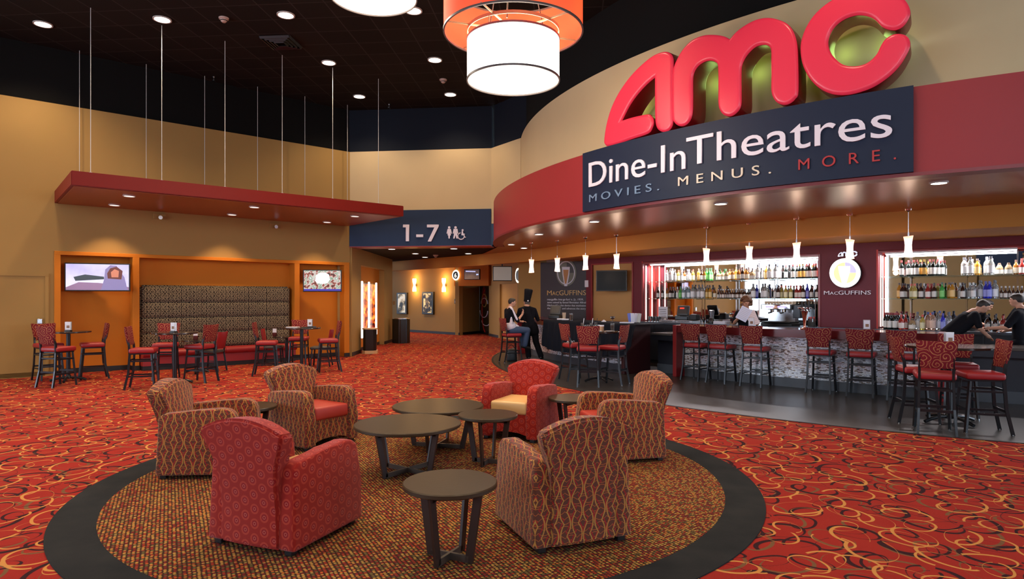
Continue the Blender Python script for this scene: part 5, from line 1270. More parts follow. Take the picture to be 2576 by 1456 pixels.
# glass shelves, chrome posts, light strips in the niches
def nline(i, d): a, c = BW[i], BW[i+1]; o_ = off(a, c, d); return a+o_, c+o_
def on_bw(px, d):
    for i in (1, 3, 4):
        a, c = nline(i, d); p = ray_line(px, a, c); t = (p-a).dot(c-a)/(c-a).length_squared
        if -0.02 <= t <= 1.03: return p, i
    return p, 4
SHG = mat('shelf_glass', (0.75, 0.92, 0.85), 0.05, trans=.9); LED = mat('led_strip', (1, 1, 1), .5, emit=(0.95, 0.90, 1.0), es=8)
SHZ = {'upper': 2.015, 'lower': 1.595}
for side, idx in (('left', (1,)), ('right', (3, 4))):
    for lv, z in SHZ.items():
        e = None
        for i in idx:
            a, c = nline(i, .06); a2, c2 = nline(i, .40)
            if e is None: e = empty('glass_shelf', (a.x, a.y, z), 0, f'{lv} long glass shelf of bottles in the {side} niche', 'shelf', 'glass shelves')
            d = (c-a).normalized()*.03
            b = MB(); b.prism([(v.x, v.y) for v in ((a+d) if i != 4 else a, (c-d) if i == 1 else c, (c2-d) if i == 1 else c2, (a2+d) if i != 4 else a2)], z-.012, z); b.build('glass_panel', SHG, e, world=True)
        for px in {'left': (1692, 1765, 1853, 1948, 2049), 'right': (2291, 2431, 2560)}[side]:
            p, i = on_bw(px, .40); a, c = BW[i], BW[i+1]; n_ = off(a, c, 1).normalized()
            b = MB(); b.bar((p.x, p.y, z-.02), (p.x-n_.x*.28, p.y-n_.y*.28, z-.02), .035, .014); b.build('bracket', CHROME, e, world=True)
    for k, px in enumerate({'left': (1765, 1853, 1948, 2049), 'right': (2291, 2431, 2560)}[side]):
        p, i = on_bw(px, .45); yaw = atan2((BW[i+1]-BW[i]).y, (BW[i+1]-BW[i]).x)
        e = empty('shelf_post', (p.x, p.y, BT), yaw, f'{("first", "second", "third", "rightmost")[k]} upright chrome shelf post from the left in the {side} bottle niche', 'shelf post', 'chrome shelf posts')
        b = MB(); b.box((0, 0, (NZ1-BT)/2), (.028, .028, NZ1-BT)); b.build('post', CHROME, e)
    for i in idx:
        a, c = nline(i, .20); d = (c-a).normalized()
        ad = bpy.data.lights.new('strip_glow', 'AREA'); ad.shape = 'RECTANGLE'; ad.size = (c-a).length-.2; ad.size_y = .05; ad.energy = 30*(c-a).length; ad.color = (1.0, .93, .95)
        ao = link(bpy.data.objects.new('strip_glow', ad)) if False else bpy.data.objects.new('strip_glow', ad); link(ao); m_c = (a+c)/2; ao.location = (m_c.x, m_c.y, 2.425); ao.rotation_euler = (0, 0, atan2(d.y, d.x))
        e = empty('light_strip', (a.x, a.y, 2.44), atan2(d.y, d.x), f'long bright light strip under the top of the {side} bottle niche' if i < 4 else 'light strip of the right bottle niche, its part cut off by the right edge', 'light strip', 'niche light strips')
        L_ = (c-a).length; b = MB(); b.box((L_/2, 0, .005), (L_-.2, .045, .022), bev=.006); b.build('tube', LED, e); b = MB(); b.box((L_/2, 0, .03), (L_-.18, .07, .028)); b.build('channel', WHITE, e)
for i, side in ((1, 'left'), (3, 'right')):   # vertical light strips at the left end of each niche
    a, c = nline(i, .12); d = (c-a).normalized()
    for k, dd in enumerate((.10, .36)):
        p = BW[i]+d*.03+off(BW[i], BW[i+1], dd)
        e = empty('light_strip', (p.x, p.y, BT+.02), atan2(d.y, d.x), f'{("front", "rear")[k]} upright light strip on the red left end of the {side} niche', 'light strip', 'niche light strips')
        b = MB(); b.box((0, 0, .70), (.018, .03, 1.38)); b.build('tube', mat('led_strip_warm', (1, 1, 1), .5, emit=(1.0, 0.72, 0.62), es=2.2), e)

# ------------------------------------------------------------------ bottles
def gl(name, c, tr=.8, r=.06): return mat(name, c, r, 0, .5, trans=tr)
BK = {  # kind: (material, radius, height, shoulder, cap, label, words)
 'c': (gl('clear_bottle', (.93, .95, .92)), .040, .29, .60, (.75, .75, .72), (.82, .82, .80), 'clear liquor'),
 'C': (gl('clear_bottle', (.93, .95, .92)), .050, .33, .62, (.12, .12, .14), (.85, .85, .85), 'tall clear liquor'),
 'a': (gl('amber_bottle', (.55, .22, .04), .6), .042, .26, .58, (.10, .05, .03), (.80, .72, .55), 'amber whisky'),
 'g': (gl('green_bottle', (.10, .62, .12), .5), .042, .30, .58, (.05, .10, .06), (.25, .70, .20), 'bright green'),
 'd': (gl('dark_bottle', (.045, .018, .012), .2), .040, .29, .56, (.05, .03, .03), (.72, .70, .66), 'dark liqueur'),
 'w': (gl('wine_bottle', (.012, .020, .018), .2), .038, .31, .62, (.28, .04, .04), (.80, .78, .74), 'dark wine'),
 'W': (gl('wine_bottle', (.012, .020, .018), .2), .038, .31, .62, (.45, .30, .05), (.80, .45, .10), 'orange-labelled wine'),
 'o': (gl('orange_bottle', (.90, .42, .05), .55), .042, .30, .62, (.15, .10, .08), (.90, .62, .25), 'orange liquor'),
 'y': (gl('yellow_bottle', (.85, .66, .15), .6), .042, .28, .60, (.70, .12, .08), (.90, .85, .55), 'yellow liqueur'),
 'b': (gl('blue_bottle', (.05, .06, .75), .5), .038, .31, .62, (.08, .08, .40), (.35, .38, .85), 'deep blue'),
 't': (gl('pale_blue_bottle', (.55, .78, .90), .7), .042, .29, .60, (.75, .78, .82), (.80, .88, .92), 'pale blue'),
 'r': (gl('red_bottle', (.55, .05, .04), .5), .044, .28, .55, (.40, .04, .03), (.85, .75, .70), 'red liqueur'),
 's': (gl('squat_bottle', (.85, .62, .35), .7), .058, .20, .55, (.10, .06, .05), (.88, .85, .78), 'squat amber'),
 'B': (gl('beer_bottle', (.10, .04, .02), .3), .029, .22, .52, (.70, .68, .66), (.80, .72, .66), 'small beer'),
 'p': (gl('pink_bottle', (.85, .50, .36), .7), .050, .33, .66, (.06, .08, .25), (.85, .60, .48), 'pinkish liquor'),
}
PROTO = {}
def bottle_proto(k):
    m, r, h, sh, cap, lab, w_ = BK[k]; e = empty('bottle', (0, 0, 0), 0, 'x', 'bottle')
    hs = h*sh; nr = r*.34
    b = MB(); b.lathe([(r*.9, 0), (r, .008), (r, hs), (r*.82, hs+r*.55), (nr*1.2, hs+r*1.25), (nr, hs+r*1.7), (nr, h*.90), (nr*1.15, h*.91)], n=14); b.build('glass_body', m, e, smooth=True)
    b = MB(); b.lathe([(nr*1.25, h*.86), (nr*1.25, h), ], n=12); b.build('cap', mat('cap_%02x%02x%02x' % tuple(int(c*255) for c in cap), cap, .4), e)
    b = MB(); b.lathe([(r*1.02, hs*.18), (r*1.02, hs*.82)], n=14, cap0=False, cap1=False); b.build('label', mat('label_%02x%02x%02x' % tuple(int(c*255) for c in lab), lab, .55), e, smooth=True)
    return e
ORD = 'first second third fourth fifth sixth seventh eighth ninth tenth eleventh twelfth thirteenth fourteenth fifteenth sixteenth seventeenth eighteenth nineteenth twentieth'.split()
def shelf_row(spec, z, where, group, d=.20, jit=.05):
    items = sorted((p for p in spec), key=lambda q: q[0]); tot = {}; seen = {}
    for px, k in items: tot[k] = tot.get(k, 0)+1
    placed = []
    for j, (px, k) in enumerate(items):
        seen[k] = seen.get(k, 0)+1
        dd = d+(jit if j % 2 else 0)
        p, _ = on_bw(px, dd) if d > -.5 else (bwp(px), 0)
        def clear(q): return all((q-c_).length >= BK[k][1]+r_+.003 for c_, r_ in placed)
        if not clear(p):
            cand = [on_bw(px+dx, d+e_)[0] if d > -.5 else bwp(px+dx) for dx in (0, 3, -3, 6, -6, 10, -10) for e_ in (-.07, -.03, .02, .07, .11)]
            ok = [q for q in cand if clear(q)]
            if ok: p = ok[0]
        placed.append((p.copy(), BK[k][1]))
        o = PROTO[k] if False else (copy_tree(PROTO[k]) if k in PROTO else None)
        if o is None: PROTO[k] = bottle_proto(k); o = PROTO[k]
        o.location = (p.x, p.y, z); o.rotation_euler.z = random.uniform(0, 6)
        wd = BK[k][6]
        lead = ('the only' if tot[k] == 1 else ORD[seen[k]-1])
        o['label'] = f"{lead} {wd} bottle {'from the left ' if tot[k] > 1 else ''}{where}"; o['group'] = group
def sx(o0, s_, txt): return [(o0+float(t[:-1])/s_, t[-1]) for t in txt.split()]
shelf_row(sx(1630, 7.66, '370c 430C 478C 520c 590y 650c 702a 795c 870y 980o 1035d 1082a 1135g 1180g 1222g 1360s 1440s 1512s 1578a 1632a 1700o 1755a 1800d 1880a')+sx(1850, 7.66, '60a 110d 190a 255d 320s 375s 432C 548C 600o 655C 720C 780C 845C 975w 1110w 1195w 1240W 1300W 1375w 1425w 1510w 1553w'), SHZ['upper'], 'on upper shelf of the left niche', 'bottles on the upper shelf of the left niche')
shelf_row(sx(1630, 7.66, '195d 285d 375a 430d 478d 570c 625g 685t 735t 785t 860C 920C 985C 1050C 1140o 1200o 1285a 1355B 1405B 1450B 1495B 1545B 1590B 1635B 1680B 1725B 1770B 1815B 1865B')+sx(1850, 7.66, '75B 115B 155B 200B 240B 290B 345C 412b 530C 575C 625c 770c 825d 890y 970y 1065y 1180r 1250r 1305d 1385b 1465d 1575d'), SHZ['lower'], 'on lower shelf of the left niche', 'bottles on the lower shelf of the left niche')
shelf_row(sx(2200, 6.33, '430w 540w 622w 672w 735W 790W 880w 935w 1008w 1078w')+sx(2380, 5.6, '255C 340C 440o 575C 630C 750s 880s 985a 1070r'), SHZ['upper'], 'on upper shelf of the right niche', 'bottles on the upper shelf of the right niche')
shelf_row(sx(2200, 6.33, '395o 440d 485d 590y 640y 680d 740d 790c 850r 905r 950d 1010y 1075g 1190o 1240o')+sx(2380, 5.6, '200c 235d 335c 385c 480C 558b 608b 685C 780B 838B 893B 950B 1010B 1070B'), SHZ['lower'], 'on lower shelf of the right niche', 'bottles on the lower shelf of the right niche')
shelf_row(sx(2200, 6.33, '175w 205w 235w 265w 295w 320w 350w 380w 425r 495r 600s 685C 765y 850p 925p 1010C 1090b 1180C'), BT, 'on the right part of the back counter', 'bottles on the back counter', d=-.22, jit=.10)
shelf_row(sx(2380, 5.6, '580d 690d 800r'), BT, 'at the back counter between the two bartenders', 'bottles between the bartenders', d=-.05, jit=.03)

# ------------------------------------------------------------------ glasses, cups and bar equipment
CG_ = gl('glassware', (.96, .98, .98), .95, .02)
def glass_thing(loc, r, h, label, group, fill=None, name='drinking_glass', cat='glass', stem=False):
    e = empty(name, loc, 0, label, cat, group)
    b = MB()
    if stem: b.lathe([(r*.8, 0), (r*.75, .004), (.006, .012), (.005, h*.45), (r*.5, h*.55), (r, h*.8), (r*.85, h)], n=16)
    else: b.lathe([(r*.8, 0), (r, h), (r*.93, h), (r*.74, .01)], n=16, cap1=True)
    b.build('glass', CG_, e, smooth=True)
    if fill:
        b = MB(); z0 = h*.5 if stem else .012; b.lathe([(r*.35 if stem else r*.72, z0), (r*.86 if stem else r*.86, h*.78)], n=16); b.build('drink', fill, e, smooth=True)
    return e
def cpy(o, loc, label, group=None):
    c = copy_tree(o); c.location = loc; c['label'] = label
    if group: c['group'] = group
    return c
gp = None
for j, (px, px2) in enumerate([(1634, 0), (1641, 0), (1648, 0), (1655, 0), (1661, 0)]):
    for r_ in range(2):
        p, _ = on_bw(px, -.20+.11*r_); loc = (p.x, p.y, BT)
        lb = f'{ORD[j]} upside-down wine glass from the left, {("front", "rear")[r_]} row, by the register'
        if gp is None: gp = glass_thing(loc, .036, .13, lb, 'glasses by the register', None, 'wine_glass', 'glass')
        else: cpy(gp, loc, lb)
cup = None
for j in range(8):
    p, _ = on_bw(1934+9.5*j, -.12); loc = (p.x, p.y, 1.475)
# espresso machine
p, _ = on_bw(1962, -.17); yw = atan2((BW[2]-BW[1]).y, (BW[2]-BW[1]).x)
em = empty('espresso_machine', (p.x, p.y, BT), yw, 'large black and chrome espresso machine on the back counter', 'espresso machine')
b = MB(); b.box((0, .02, .03), (.66, .42, .06), bev=.01); b.box((0, .0, .078), (.62, .44, .03), bev=.008); b.build('drip_base', BLKP, em)
b = MB(); b.box((0, .15, .24), (.58, .16, .30)); b.build('back_panel', STEEL, em)
b = MB(); b.box((0, .02, .40), (.66, .42, .11), bev=.015); b.build('head', BLKP, em)
b = MB(); b.box((0, -.195, .40), (.60, .01, .085)); b.build('front_plate', CHROME, em)
for x in (-.13, .13):
    b = MB(); b.box((x, -.203, .40), (.17, .006, .035)); b.build('display', emis('lilac_display', (0.35, 0.30, 0.85), 1.6), em)
    b = MB(); b.cyl((x, -.08, .345), (x, -.08, .29), .04, n=16); b.build('group_head', CHROME, em); b = MB(); b.cyl((x, -.10, .285), (x, -.25, .27), .014); b.build('portafilter_handle', BLKP, em)
b = MB(); b.box((.40, .03, .30), (.15, .30, .26), bev=.01); b.build('side_housing', DKLAM, em)
for j in range(9):
    for r_ in range(2):
        v = em.location+Matrix.Rotation(yw, 3, 'Z') @ Vector((-.28+.07*j, -.05+.12*r_, 0)); loc = (v.x, v.y, BT+.455)
        lb = f'{ORD[j]} cup from the left in the {("front", "rear")[r_]} row on the espresso machine'
        if cup is None:
            cup = empty('cup', loc, 0, lb, 'cup', 'cups on the espresso machine'); b = MB(); b.lathe([(.022, 0), (.033, .06), (.030, .06), (.019, .006)], n=14); b.build('bowl', mat('cream_china', (.75, .62, .45), .3), cup, smooth=True)
        else: cpy(cup, loc, lb)
# registers
def register(loc, yaw, label, cat='cash register', logo=True):
    e = empty('cash_register', loc, yaw, label, cat)
    b = MB(); b.box((0, .02, .05), (.32, .30, .10), bev=.015); b.build('base', BLKP, e)
    b = MB(); b.T = Matrix.Translation((0, 0, .22)) @ Matrix.Rotation(radians(-18), 4, 'X'); b.box((0, 0, 0), (.30, .07, .26), bev=.03, seg=3); b.build('screen_housing', mat('charcoal_plastic', (0.045, 0.045, 0.045), .4), e, smooth=True)
    b = MB(); b.T = Matrix.Translation((0, 0, .22)) @ Matrix.Rotation(radians(-18), 4, 'X'); b.box((0, -.037, .01), (.22, .004, .18)); b.build('screen', mat('grey_screen_glass', (0.07, 0.065, 0.06), .2), e)
    if logo:
        b = MB(); b.T = Matrix.Translation((0, 0, .22)) @ Matrix.Rotation(radians(-18), 4, 'X'); b.box((-.02, -.041, .05), (.11, .004, .035), bev=.001); b.build('red_logo', emis('red_screen_logo', (.75, .05, .03), .9), e)
    return e
p, _ = on_bw(1719, -.15); register((p.x, p.y, BT+.062), yw+.15, 'dark touch-screen register with red screen logo on steel drawers')
for px, w_ in ((1688.5, 'left'), (1730.5, 'right')):
    p, _ = on_bw(px, -.17); e = empty('till_box', (p.x, p.y, BT), yw, f'{w_} one of two steel till boxes under the register', 'till', 'steel tills under the register')
    b = MB(); b.box((0, 0, .03), (.45, .36, .058), bev=.004); b.build('case', STEEL, e); b = MB(); b.box((0, -.183, .03), (.30, .008, .012)); b.build('pull', BLKM, e)
p, _ = on_bw(1748, -.15); e = empty('receipt_printer', (p.x, p.y, BT+.062), yw, 'black receipt printer right of the touch-screen register', 'printer')
b = MB(); b.box((0, 0, .07), (.17, .2, .14), bev=.02); b.build('case', BLKP, e); b = MB(); b.box((0, -.03, .143), (.09, .1, .01)); b.build('paper', PAPER, e)
p, _ = on_bw(1668, .05); e = empty('framed_notice', (p.x, p.y, BT), yw, 'white framed notice standing behind the wine glasses, left of the register', 'notice')
b = MB(); b.box((0, 0, .14+.08), (.27, .012, .30), bev=.002, seg=1); b.build('frame', PAPER, e); b = MB(); b.box((0, .0, .035), (.05, .05, .07)); b.build('foot', PAPER, e)
for k in range(5): b = MB(); b.box((0, -.008, .30-.045*k), (.20-.03*(k % 2), .003, .010)); b.build('printed_line', mat('dark_ink', (.10, .06, .06), .6), e)
# knock box, napkin stacks etc on the back counter
p, _ = on_bw(1790, -.2); e = empty('blender', (p.x, p.y, BT), yw, 'dark round blender base with steel jar on the back counter', 'blender')
b = MB(); b.lathe([(.08, 0), (.085, .03), (.06, .12), (.05, .13)], n=18); b.build('base', BLKP, e, smooth=True); b = MB(); b.lathe([(.045, .13), (.065, .30), (.05, .31)], n=18); b.build('jar', STEEL, e, smooth=True)
p, _ = on_bw(1815, -.2); e = empty('paper_stack', (p.x, p.y, BT), yw, 'stack of white papers on the back counter left of the woman', 'papers'); 
b = MB(); b.box((0, 0, .03), (.28, .22, .058)); b.build('sheets', PAPER, e)
p, _ = on_bw(2042, -.10); e = empty('straw_jar', (p.x, p.y, BT), 0, 'clear jar of red and white striped straws near the niche corner', 'jar')
b = MB(); b.lathe([(.07, 0), (.075, .01), (.075, .16), (.07, .165)], n=18); b.build('jar', CG_, e, smooth=True)
b = MB(); b.lathe([(.06, .01), (.062, .10)], n=18); b.build('contents', mat('cream_contents', (.7, .6, .45), .6), e)
for k in range(5):
    b = MB(); a = k*1.3; b.cyl((.03*cos(a), .03*sin(a), .02), (.05*cos(a), .05*sin(a), .20), .012, n=8); b.build('straw', mat('red_straw', (.65, .06, .05), .5), e)
# beer tap on the front bar
def on_arc(px, R): return ray_arc(px, C2, R)
p = on_arc(2024, 14.45); e = empty('beer_tap', (p.x, p.y, TOP+.001), 0, 'copper trumpet-shaped beer tap tower with chrome head on the mosaic bar', 'beer tap')
b = MB(); b.lathe([(.075, 0), (.07, .015), (.022, .03), (.020, .06), (.026, .12), (.040, .24), (.055, .30)], n=20); b.build('column', mat('copper', (.55, .25, .17), .15, 1.0), e, smooth=True)
b = MB(); b.lathe([(.055, .30), (.065, .32), (.06, .34), (.12, .36), (.125, .385), (.10, .39)], n=20); b.build('head', CHROME, e, smooth=True)
for k in range(3):
    a = 3.9+k*.5; b = MB(); b.cyl((.10*cos(a), .10*sin(a), .35), (.14*cos(a), .14*sin(a), .31), .010); b.cyl((.11*cos(a), .11*sin(a), .385), (.12*cos(a), .12*sin(a), .50), .014); b.build('tap_handle', BLKP, e)

# menu holders and little table caddies
def holder(loc, label, cup_=False):
    e = empty('menu_holder', loc, random.uniform(-.4, .4), label, 'menu holder')
    b = MB(); b.box((0, 0, .012), (.10, .10, .022), bev=.004); b.build('base', BLKP, e)
    b = MB(); b.box((0, 0, .105), (.105, .045, .16), bev=.004); b.build('clear_block', mat('clear_acrylic', (.9, .9, .95), .05, trans=.6), e)
    b = MB(); b.box((0, -.0245, .105), (.09, .003, .14)); b.box((0, .0245, .105), (.09, .003, .14)); b.build('card', PAPER, e)
    b = MB(); b.box((.005, -.027, .09), (.05, .002, .05)); b.build('card_picture', mat('card_print', (.25, .13, .07), .5), e)
    return e
def tz(px, D, h): return ((px-CX)/F*D, D, h)
holder(tz(172, 12.35, .965), 'white menu holder on the far left high table'); holder(tz(437, 11.98, .965), 'white menu holder on the middle high table'); holder(tz(780, 13.95, .965), 'white menu holder on the third high table')
holder(tz(2387, 8.2, .985), 'clear menu holder on the high table at the right'); q = on_arc(2180, 14.4); holder((q.x, q.y, TOP+.001), 'menu holder standing on the mosaic bar below the round logo')
q = on_arc(1890, 14.45); holder((q.x, q.y, TOP+.001), 'menu holder on the mosaic bar in front of the woman')
for px, D, h, w_ in ((492, 13.7, .71, 'left'), (691, 15.15, .70, 'right')):
    e = empty('candle_cup', tz(px, D, h), 0, f'small dark cup with a white card on the {w_} low table', 'cup', 'cups on the low tables')
    b = MB(); b.lathe([(.035, 0), (.05, .02), (.048, .09), (.04, .095)], n=16); b.build('cup', mat('wine_cup', (.10, .02, .02), .25), e, smooth=True); b = MB(); b.box((0, 0, .13), (.085, .03, .11), bev=.003); b.build('card', PAPER, e)
for k, (dx, dy) in enumerate(((-.20, .02), (.12, -.10), (.24, .06))):
    e = empty('condiment_item', (tz(759, 14.0, 0)[0]+dx, 14.0+dy, .965), k, ('flat white menu', 'folded dark napkin with cutlery', 'small stack of dark coasters')[k]+' on the third high table', 'table item')
    b = MB(); b.box((0, 0, .008), ((.26, .2, .1)[k], (.15, .09, .1)[k], (.014, .016, .03)[k]), bev=.003, seg=1); b.build('body', PAPER if k == 0 else GREYV, e)

# high table by the draped bar with glasses, and its stools
GB = 'stools on the plank floor'
GBs = 'stools on the plank floor at the bar front'
pedestal_table(1507, 12.35, .965, .40, 'high round table crowded with glasses before the draped bar', 'high tables on the plank floor', z0=FZ)
stool(1447, 12.58, 22, 'stool left behind at the glass-laden high table before the draped bar', 'stools on the plank floor')
stool(1480, 11.75, 82, 'nearest stool with its back to us at the glass-laden high table', 'stools on the plank floor')
stool(1541, 12.05, 148, 'stool right of the glass-laden high table, turned to the left', 'stools on the plank floor')
tb = (tz(1507, 12.35, 0)[0], 12.35)
g0 = glass_thing((tb[0]-.28, tb[1]-.10, .970), .036, .12, 'first clear tumbler from the left on the glass-laden high table', 'tumblers on the glass-laden table', mat('pale_drink', (.80, .78, .60), .1, trans=.6))
for k, (dx, dy) in enumerate(((-.19, .06), (-.10, -.12), (-.02, .08))): cpy(g0, (tb[0]+dx, tb[1]+dy, .970), f'{ORD[k+1]} clear tumbler from the left on the glass-laden high table')
for k, (dx, dy) in enumerate(((-.29, .12), (-.12, .10), (-.02, 0.19))):
    e = empty('straw_glass', (tb[0]+dx, tb[1]+dy+.12, .970), 0, f'{ORD[k]} tall glass with straws from the left on the glass-laden high table', 'glass', 'straw glasses')
    b = MB(); b.lathe([(.028, 0), (.034, .15), (.031, .15), (.025, .01)], n=14); b.build('glass', CG_, e, smooth=True); b = MB(); b.cyl((0, 0, .01), (.03, .01, .24), .006, n=6); b.build('straw', BLKP if k == 2 else PAPER, e)
e = empty('candle_jar', (tb[0]+.02, tb[1]-.16, .970), 0, 'amber candle jar on the glass-laden high table', 'jar'); b = MB(); b.lathe([(.045, 0), (.05, .02), (.05, .12), (.042, .125)], n=18); b.build('jar', mat('tan_jar', (.45, .26, .15), .25), e, smooth=True); b = MB(); b.lathe([(.052, .10), (.052, .125)], n=18, cap0=False, cap1=False); b.build('rim_band', PAPER, e)
glass_thing((tb[0]+.25, tb[1]-.05, .970), .045, .15, 'glass of ice water on the right of the glass-laden high table', None, mat('icy_drink', (.88, .92, .95), .1, trans=.7))
for k, (dx, dy) in enumerate(((-.05, -.28), (.16, -.24))):
    e = empty('plate', (tb[0]+dx, tb[1]+dy, .970), 0, ('left', 'right')[k]+' white plate with a dark rim on the glass-laden high table', 'plate', 'plates on the glass-laden table'); b = MB(); b.lathe([(.05, 0), (.075, .012), (.075, .016), (.05, .006)], n=24); b.build('dish', PAPER, e, smooth=True)
def cb(px, R=14.95): q = on_arc(px, R); return (q.x, q.y, TOP+.016)
q = cb(1398); register(q, radians(-30), 'black register seen from behind on the draped bar', 'register', False)
q = cb(1419); e = empty('paper_cup', q, 0, 'tan paper cup on the draped bar behind the register', 'cup'); b = MB(); b.lathe([(.035, 0), (.048, .17), (.042, .17), (.032, .01)], n=16); b.build('cup', mat('tan_paper', (.50, .36, .25), .6), e, smooth=True)
glass_thing(cb(1437, 15.2), .045, .17, 'glass of golden beer on the draped bar', None, mat('golden_beer', (.75, .42, .03), .15, trans=.3), 'beer_glass')
for k, px in enumerate((1410, 1422)):
    e = empty('napkin_stack', cb(px, 15.2), radians(-35), ('left', 'right')[k]+' low stack of white napkins on the draped bar before the register', 'napkins', 'napkin stacks'); b = MB(); b.box((0, 0, .018), (.13, .13, .034), bev=.003, seg=1); b.build('stack', PAPER, e)
glass_thing(cb(1541), .055, .13, 'red cocktail in a stemmed glass on the draped bar', None, mat('red_drink', (.55, .02, .02), .1, trans=.3), 'cocktail_glass', 'glass', True)
e = empty('napkin', cb(1519, 15.1), .3, 'crumpled white napkin on the draped bar', 'napkin'); b = MB(); b.lathe([(.05, 0), (.06, .01), (.03, .035), (.01, .05)], n=9); b.build('cloth', PAPER, e)
e = empty('tray', cb(1577, 15.15), radians(-35), 'flat white tray on the draped bar', 'tray'); b = MB(); b.box((0, 0, .014), (.26, .18, .026), bev=.004); b.build('tray', PAPER, e)
for k, (px, c_) in enumerate(((1586, (.16, .20, .62)), (1592, (.75, .75, .85)), (1599, (.72, .70, .78)), (1606, (.45, .45, .42)))):
    e = empty('standing_menu', cb(px, 14.85), radians(-20+12*k), ('blue and white', 'white', 'pale lilac', 'grey-green')[k]+' menu standing in the group at the right end of the draped bar', 'menu', 'menus on the draped bar')
    b = MB(); b.T = Matrix.Rotation(radians(6*(k-1.5)), 4, 'Y'); b.box((0, 0, .11), (.075, .03, .20), bev=.008); b.build('menu', mat('menu_%d' % k, c_, .4), e)

# bar stools along the mosaic front
for (x, y), w_ in zip(((3.62, 12.62), (3.99, 12.24), (4.45, 11.74), (5.27, 10.97), (5.73, 10.55), (6.15, 10.16)), ('leftmost, by the red end panel', 'second from the left', 'third from the left, before the woman', 'fourth from the left, beneath the beer tap', 'fifth from the left, beneath the round logo', 'rightmost, behind the right high table')):
    h = math.degrees(atan2(C2[1]-y, C2[0]-x)); o = stool(0, y, h+4, 'stool at the mosaic bar front, '+w_, 'stools on the plank floor at the bar front', X=x); o.location.z = FZ
pedestal_table(2388, 8.30, .985, .50, 'high round table at the right, nearest the bar end', 'high tables on the plank floor', .36, z0=FZ, rot=10)
stool(0, 7.72, 63, 'front stool at the right high table, its scroll-patterned back to us', 'stools on the plank floor', X=5.06)
stool(0, 8.34, -14, 'left stool at the right high table, seen edge on', 'stools on the plank floor', X=5.24)
stool(0, 8.72, 243, 'far stool at the right high table, facing us', 'stools on the plank floor', X=6.05)
stool(0, 7.72, 162, 'rightmost stool at the right high table, seen edge on', 'stools on the plank floor', X=5.61)
stool(1287, 16.15, 22, 'stool under the seated man at the end of the bar', 'stools on the plank floor')
for o in list(bpy.data.objects):
    if o.get('group') == 'stools on the plank floor': o.location.z = FZ
# shoulder bag under the man's stool
e = empty('shoulder_bag', (-0.02, 16.35, FZ), radians(15), 'black bag on the floor under the seated man\'s stool', 'bag')
b = MB(); b.box((0, 0, .15), (.26, .15, .29), bev=.03, seg=3, taper=.9); b.build('body', mat('black_leather', (.016, .018, .022), .35), e, smooth=True)
b = MB(); b.tube([(-.10+.2*i/12, 0, .31+.10*sin(pi*i/12)) for i in range(13)], .008, n=6); b.build('handle', MATS['black_leather'], e)
# ================================================================== PEOPLE
SKIN = mat('skin', (0.52, 0.27, 0.18), 0.55); SKIN2 = mat('tanned_skin', (0.42, 0.20, 0.12), 0.55)
HAIR = mat('dark_hair', (0.018, 0.012, 0.010), 0.6); HAIRB = mat('brown_curly_hair', (0.11, 0.045, 0.018), 0.7)
BLKC = mat('black_jacket_cloth', (0.006, 0.006, 0.009), 0.9, 0, 0.15); JEAN = mat('blue_jeans', (0.035, 0.065, 0.14), 0.8); WHC = mat('white_sport_cloth', (0.66, 0.62, 0.72), 0.7); SHOE = mat('black_shoe', (0.012, 0.012, 0.012), 0.45)
def cap_(b, p, q, r0, r1, n=14):
    p, q = Vector(p), Vector(q); d = (q-p); L = d.length; d.normalize(); pts = []; rs = []
    for a in (85, 65, 45, 22): pts.append(p-d*r0*sin(radians(a))); rs.append(r0*cos(radians(a)))
    for t in (0, .25, .5, .75, 1): pts.append(p+d*L*t); rs.append(r0+(r1-r0)*t)
    for a in (22, 45, 65, 85): pts.append(q+d*r1*sin(radians(a))); rs.append(r1*cos(radians(a)))
    b.tube(pts, rs, n=n)
def ell(b, c, r, M=None):
    c = Vector(c); old = b.T; b.T = old @ Matrix.Translation(c) @ (M or Matrix.Identity(4)) @ Matrix.Diagonal((*r, 1))
    b.lathe([(sin(pi*i/12), -cos(pi*i/12)) for i in range(0, 13)], n=18); b.T = old
def fuse(b, name, m, parent, vox=0.011, smooth_it=6):
    bmesh.ops.recalc_face_normals(b.bm, faces=b.bm.faces[:]); me = bpy.data.meshes.new(name); b.bm.to_mesh(me); b.bm.free()
    o = bpy.data.objects.new(name, me); COL.objects.link(o)
    r = o.modifiers.new('r', 'REMESH'); r.mode = 'VOXEL'; r.voxel_size = vox; r.use_smooth_shade = True
    s = o.modifiers.new('s', 'SMOOTH'); s.iterations = smooth_it; s.factor = .5
    dg = bpy.context.evaluated_depsgraph_get(); me2 = bpy.data.meshes.new_from_object(o.evaluated_get(dg)); bpy.data.objects.remove(o)
    me2.name = name; me2.materials.clear(); me2.materials.append(m); me2.polygons.foreach_set('use_smooth', [True]*len(me2.polygons))
    return link(bpy.data.objects.new(name, me2), parent)
def V3(t): return Vector(t)
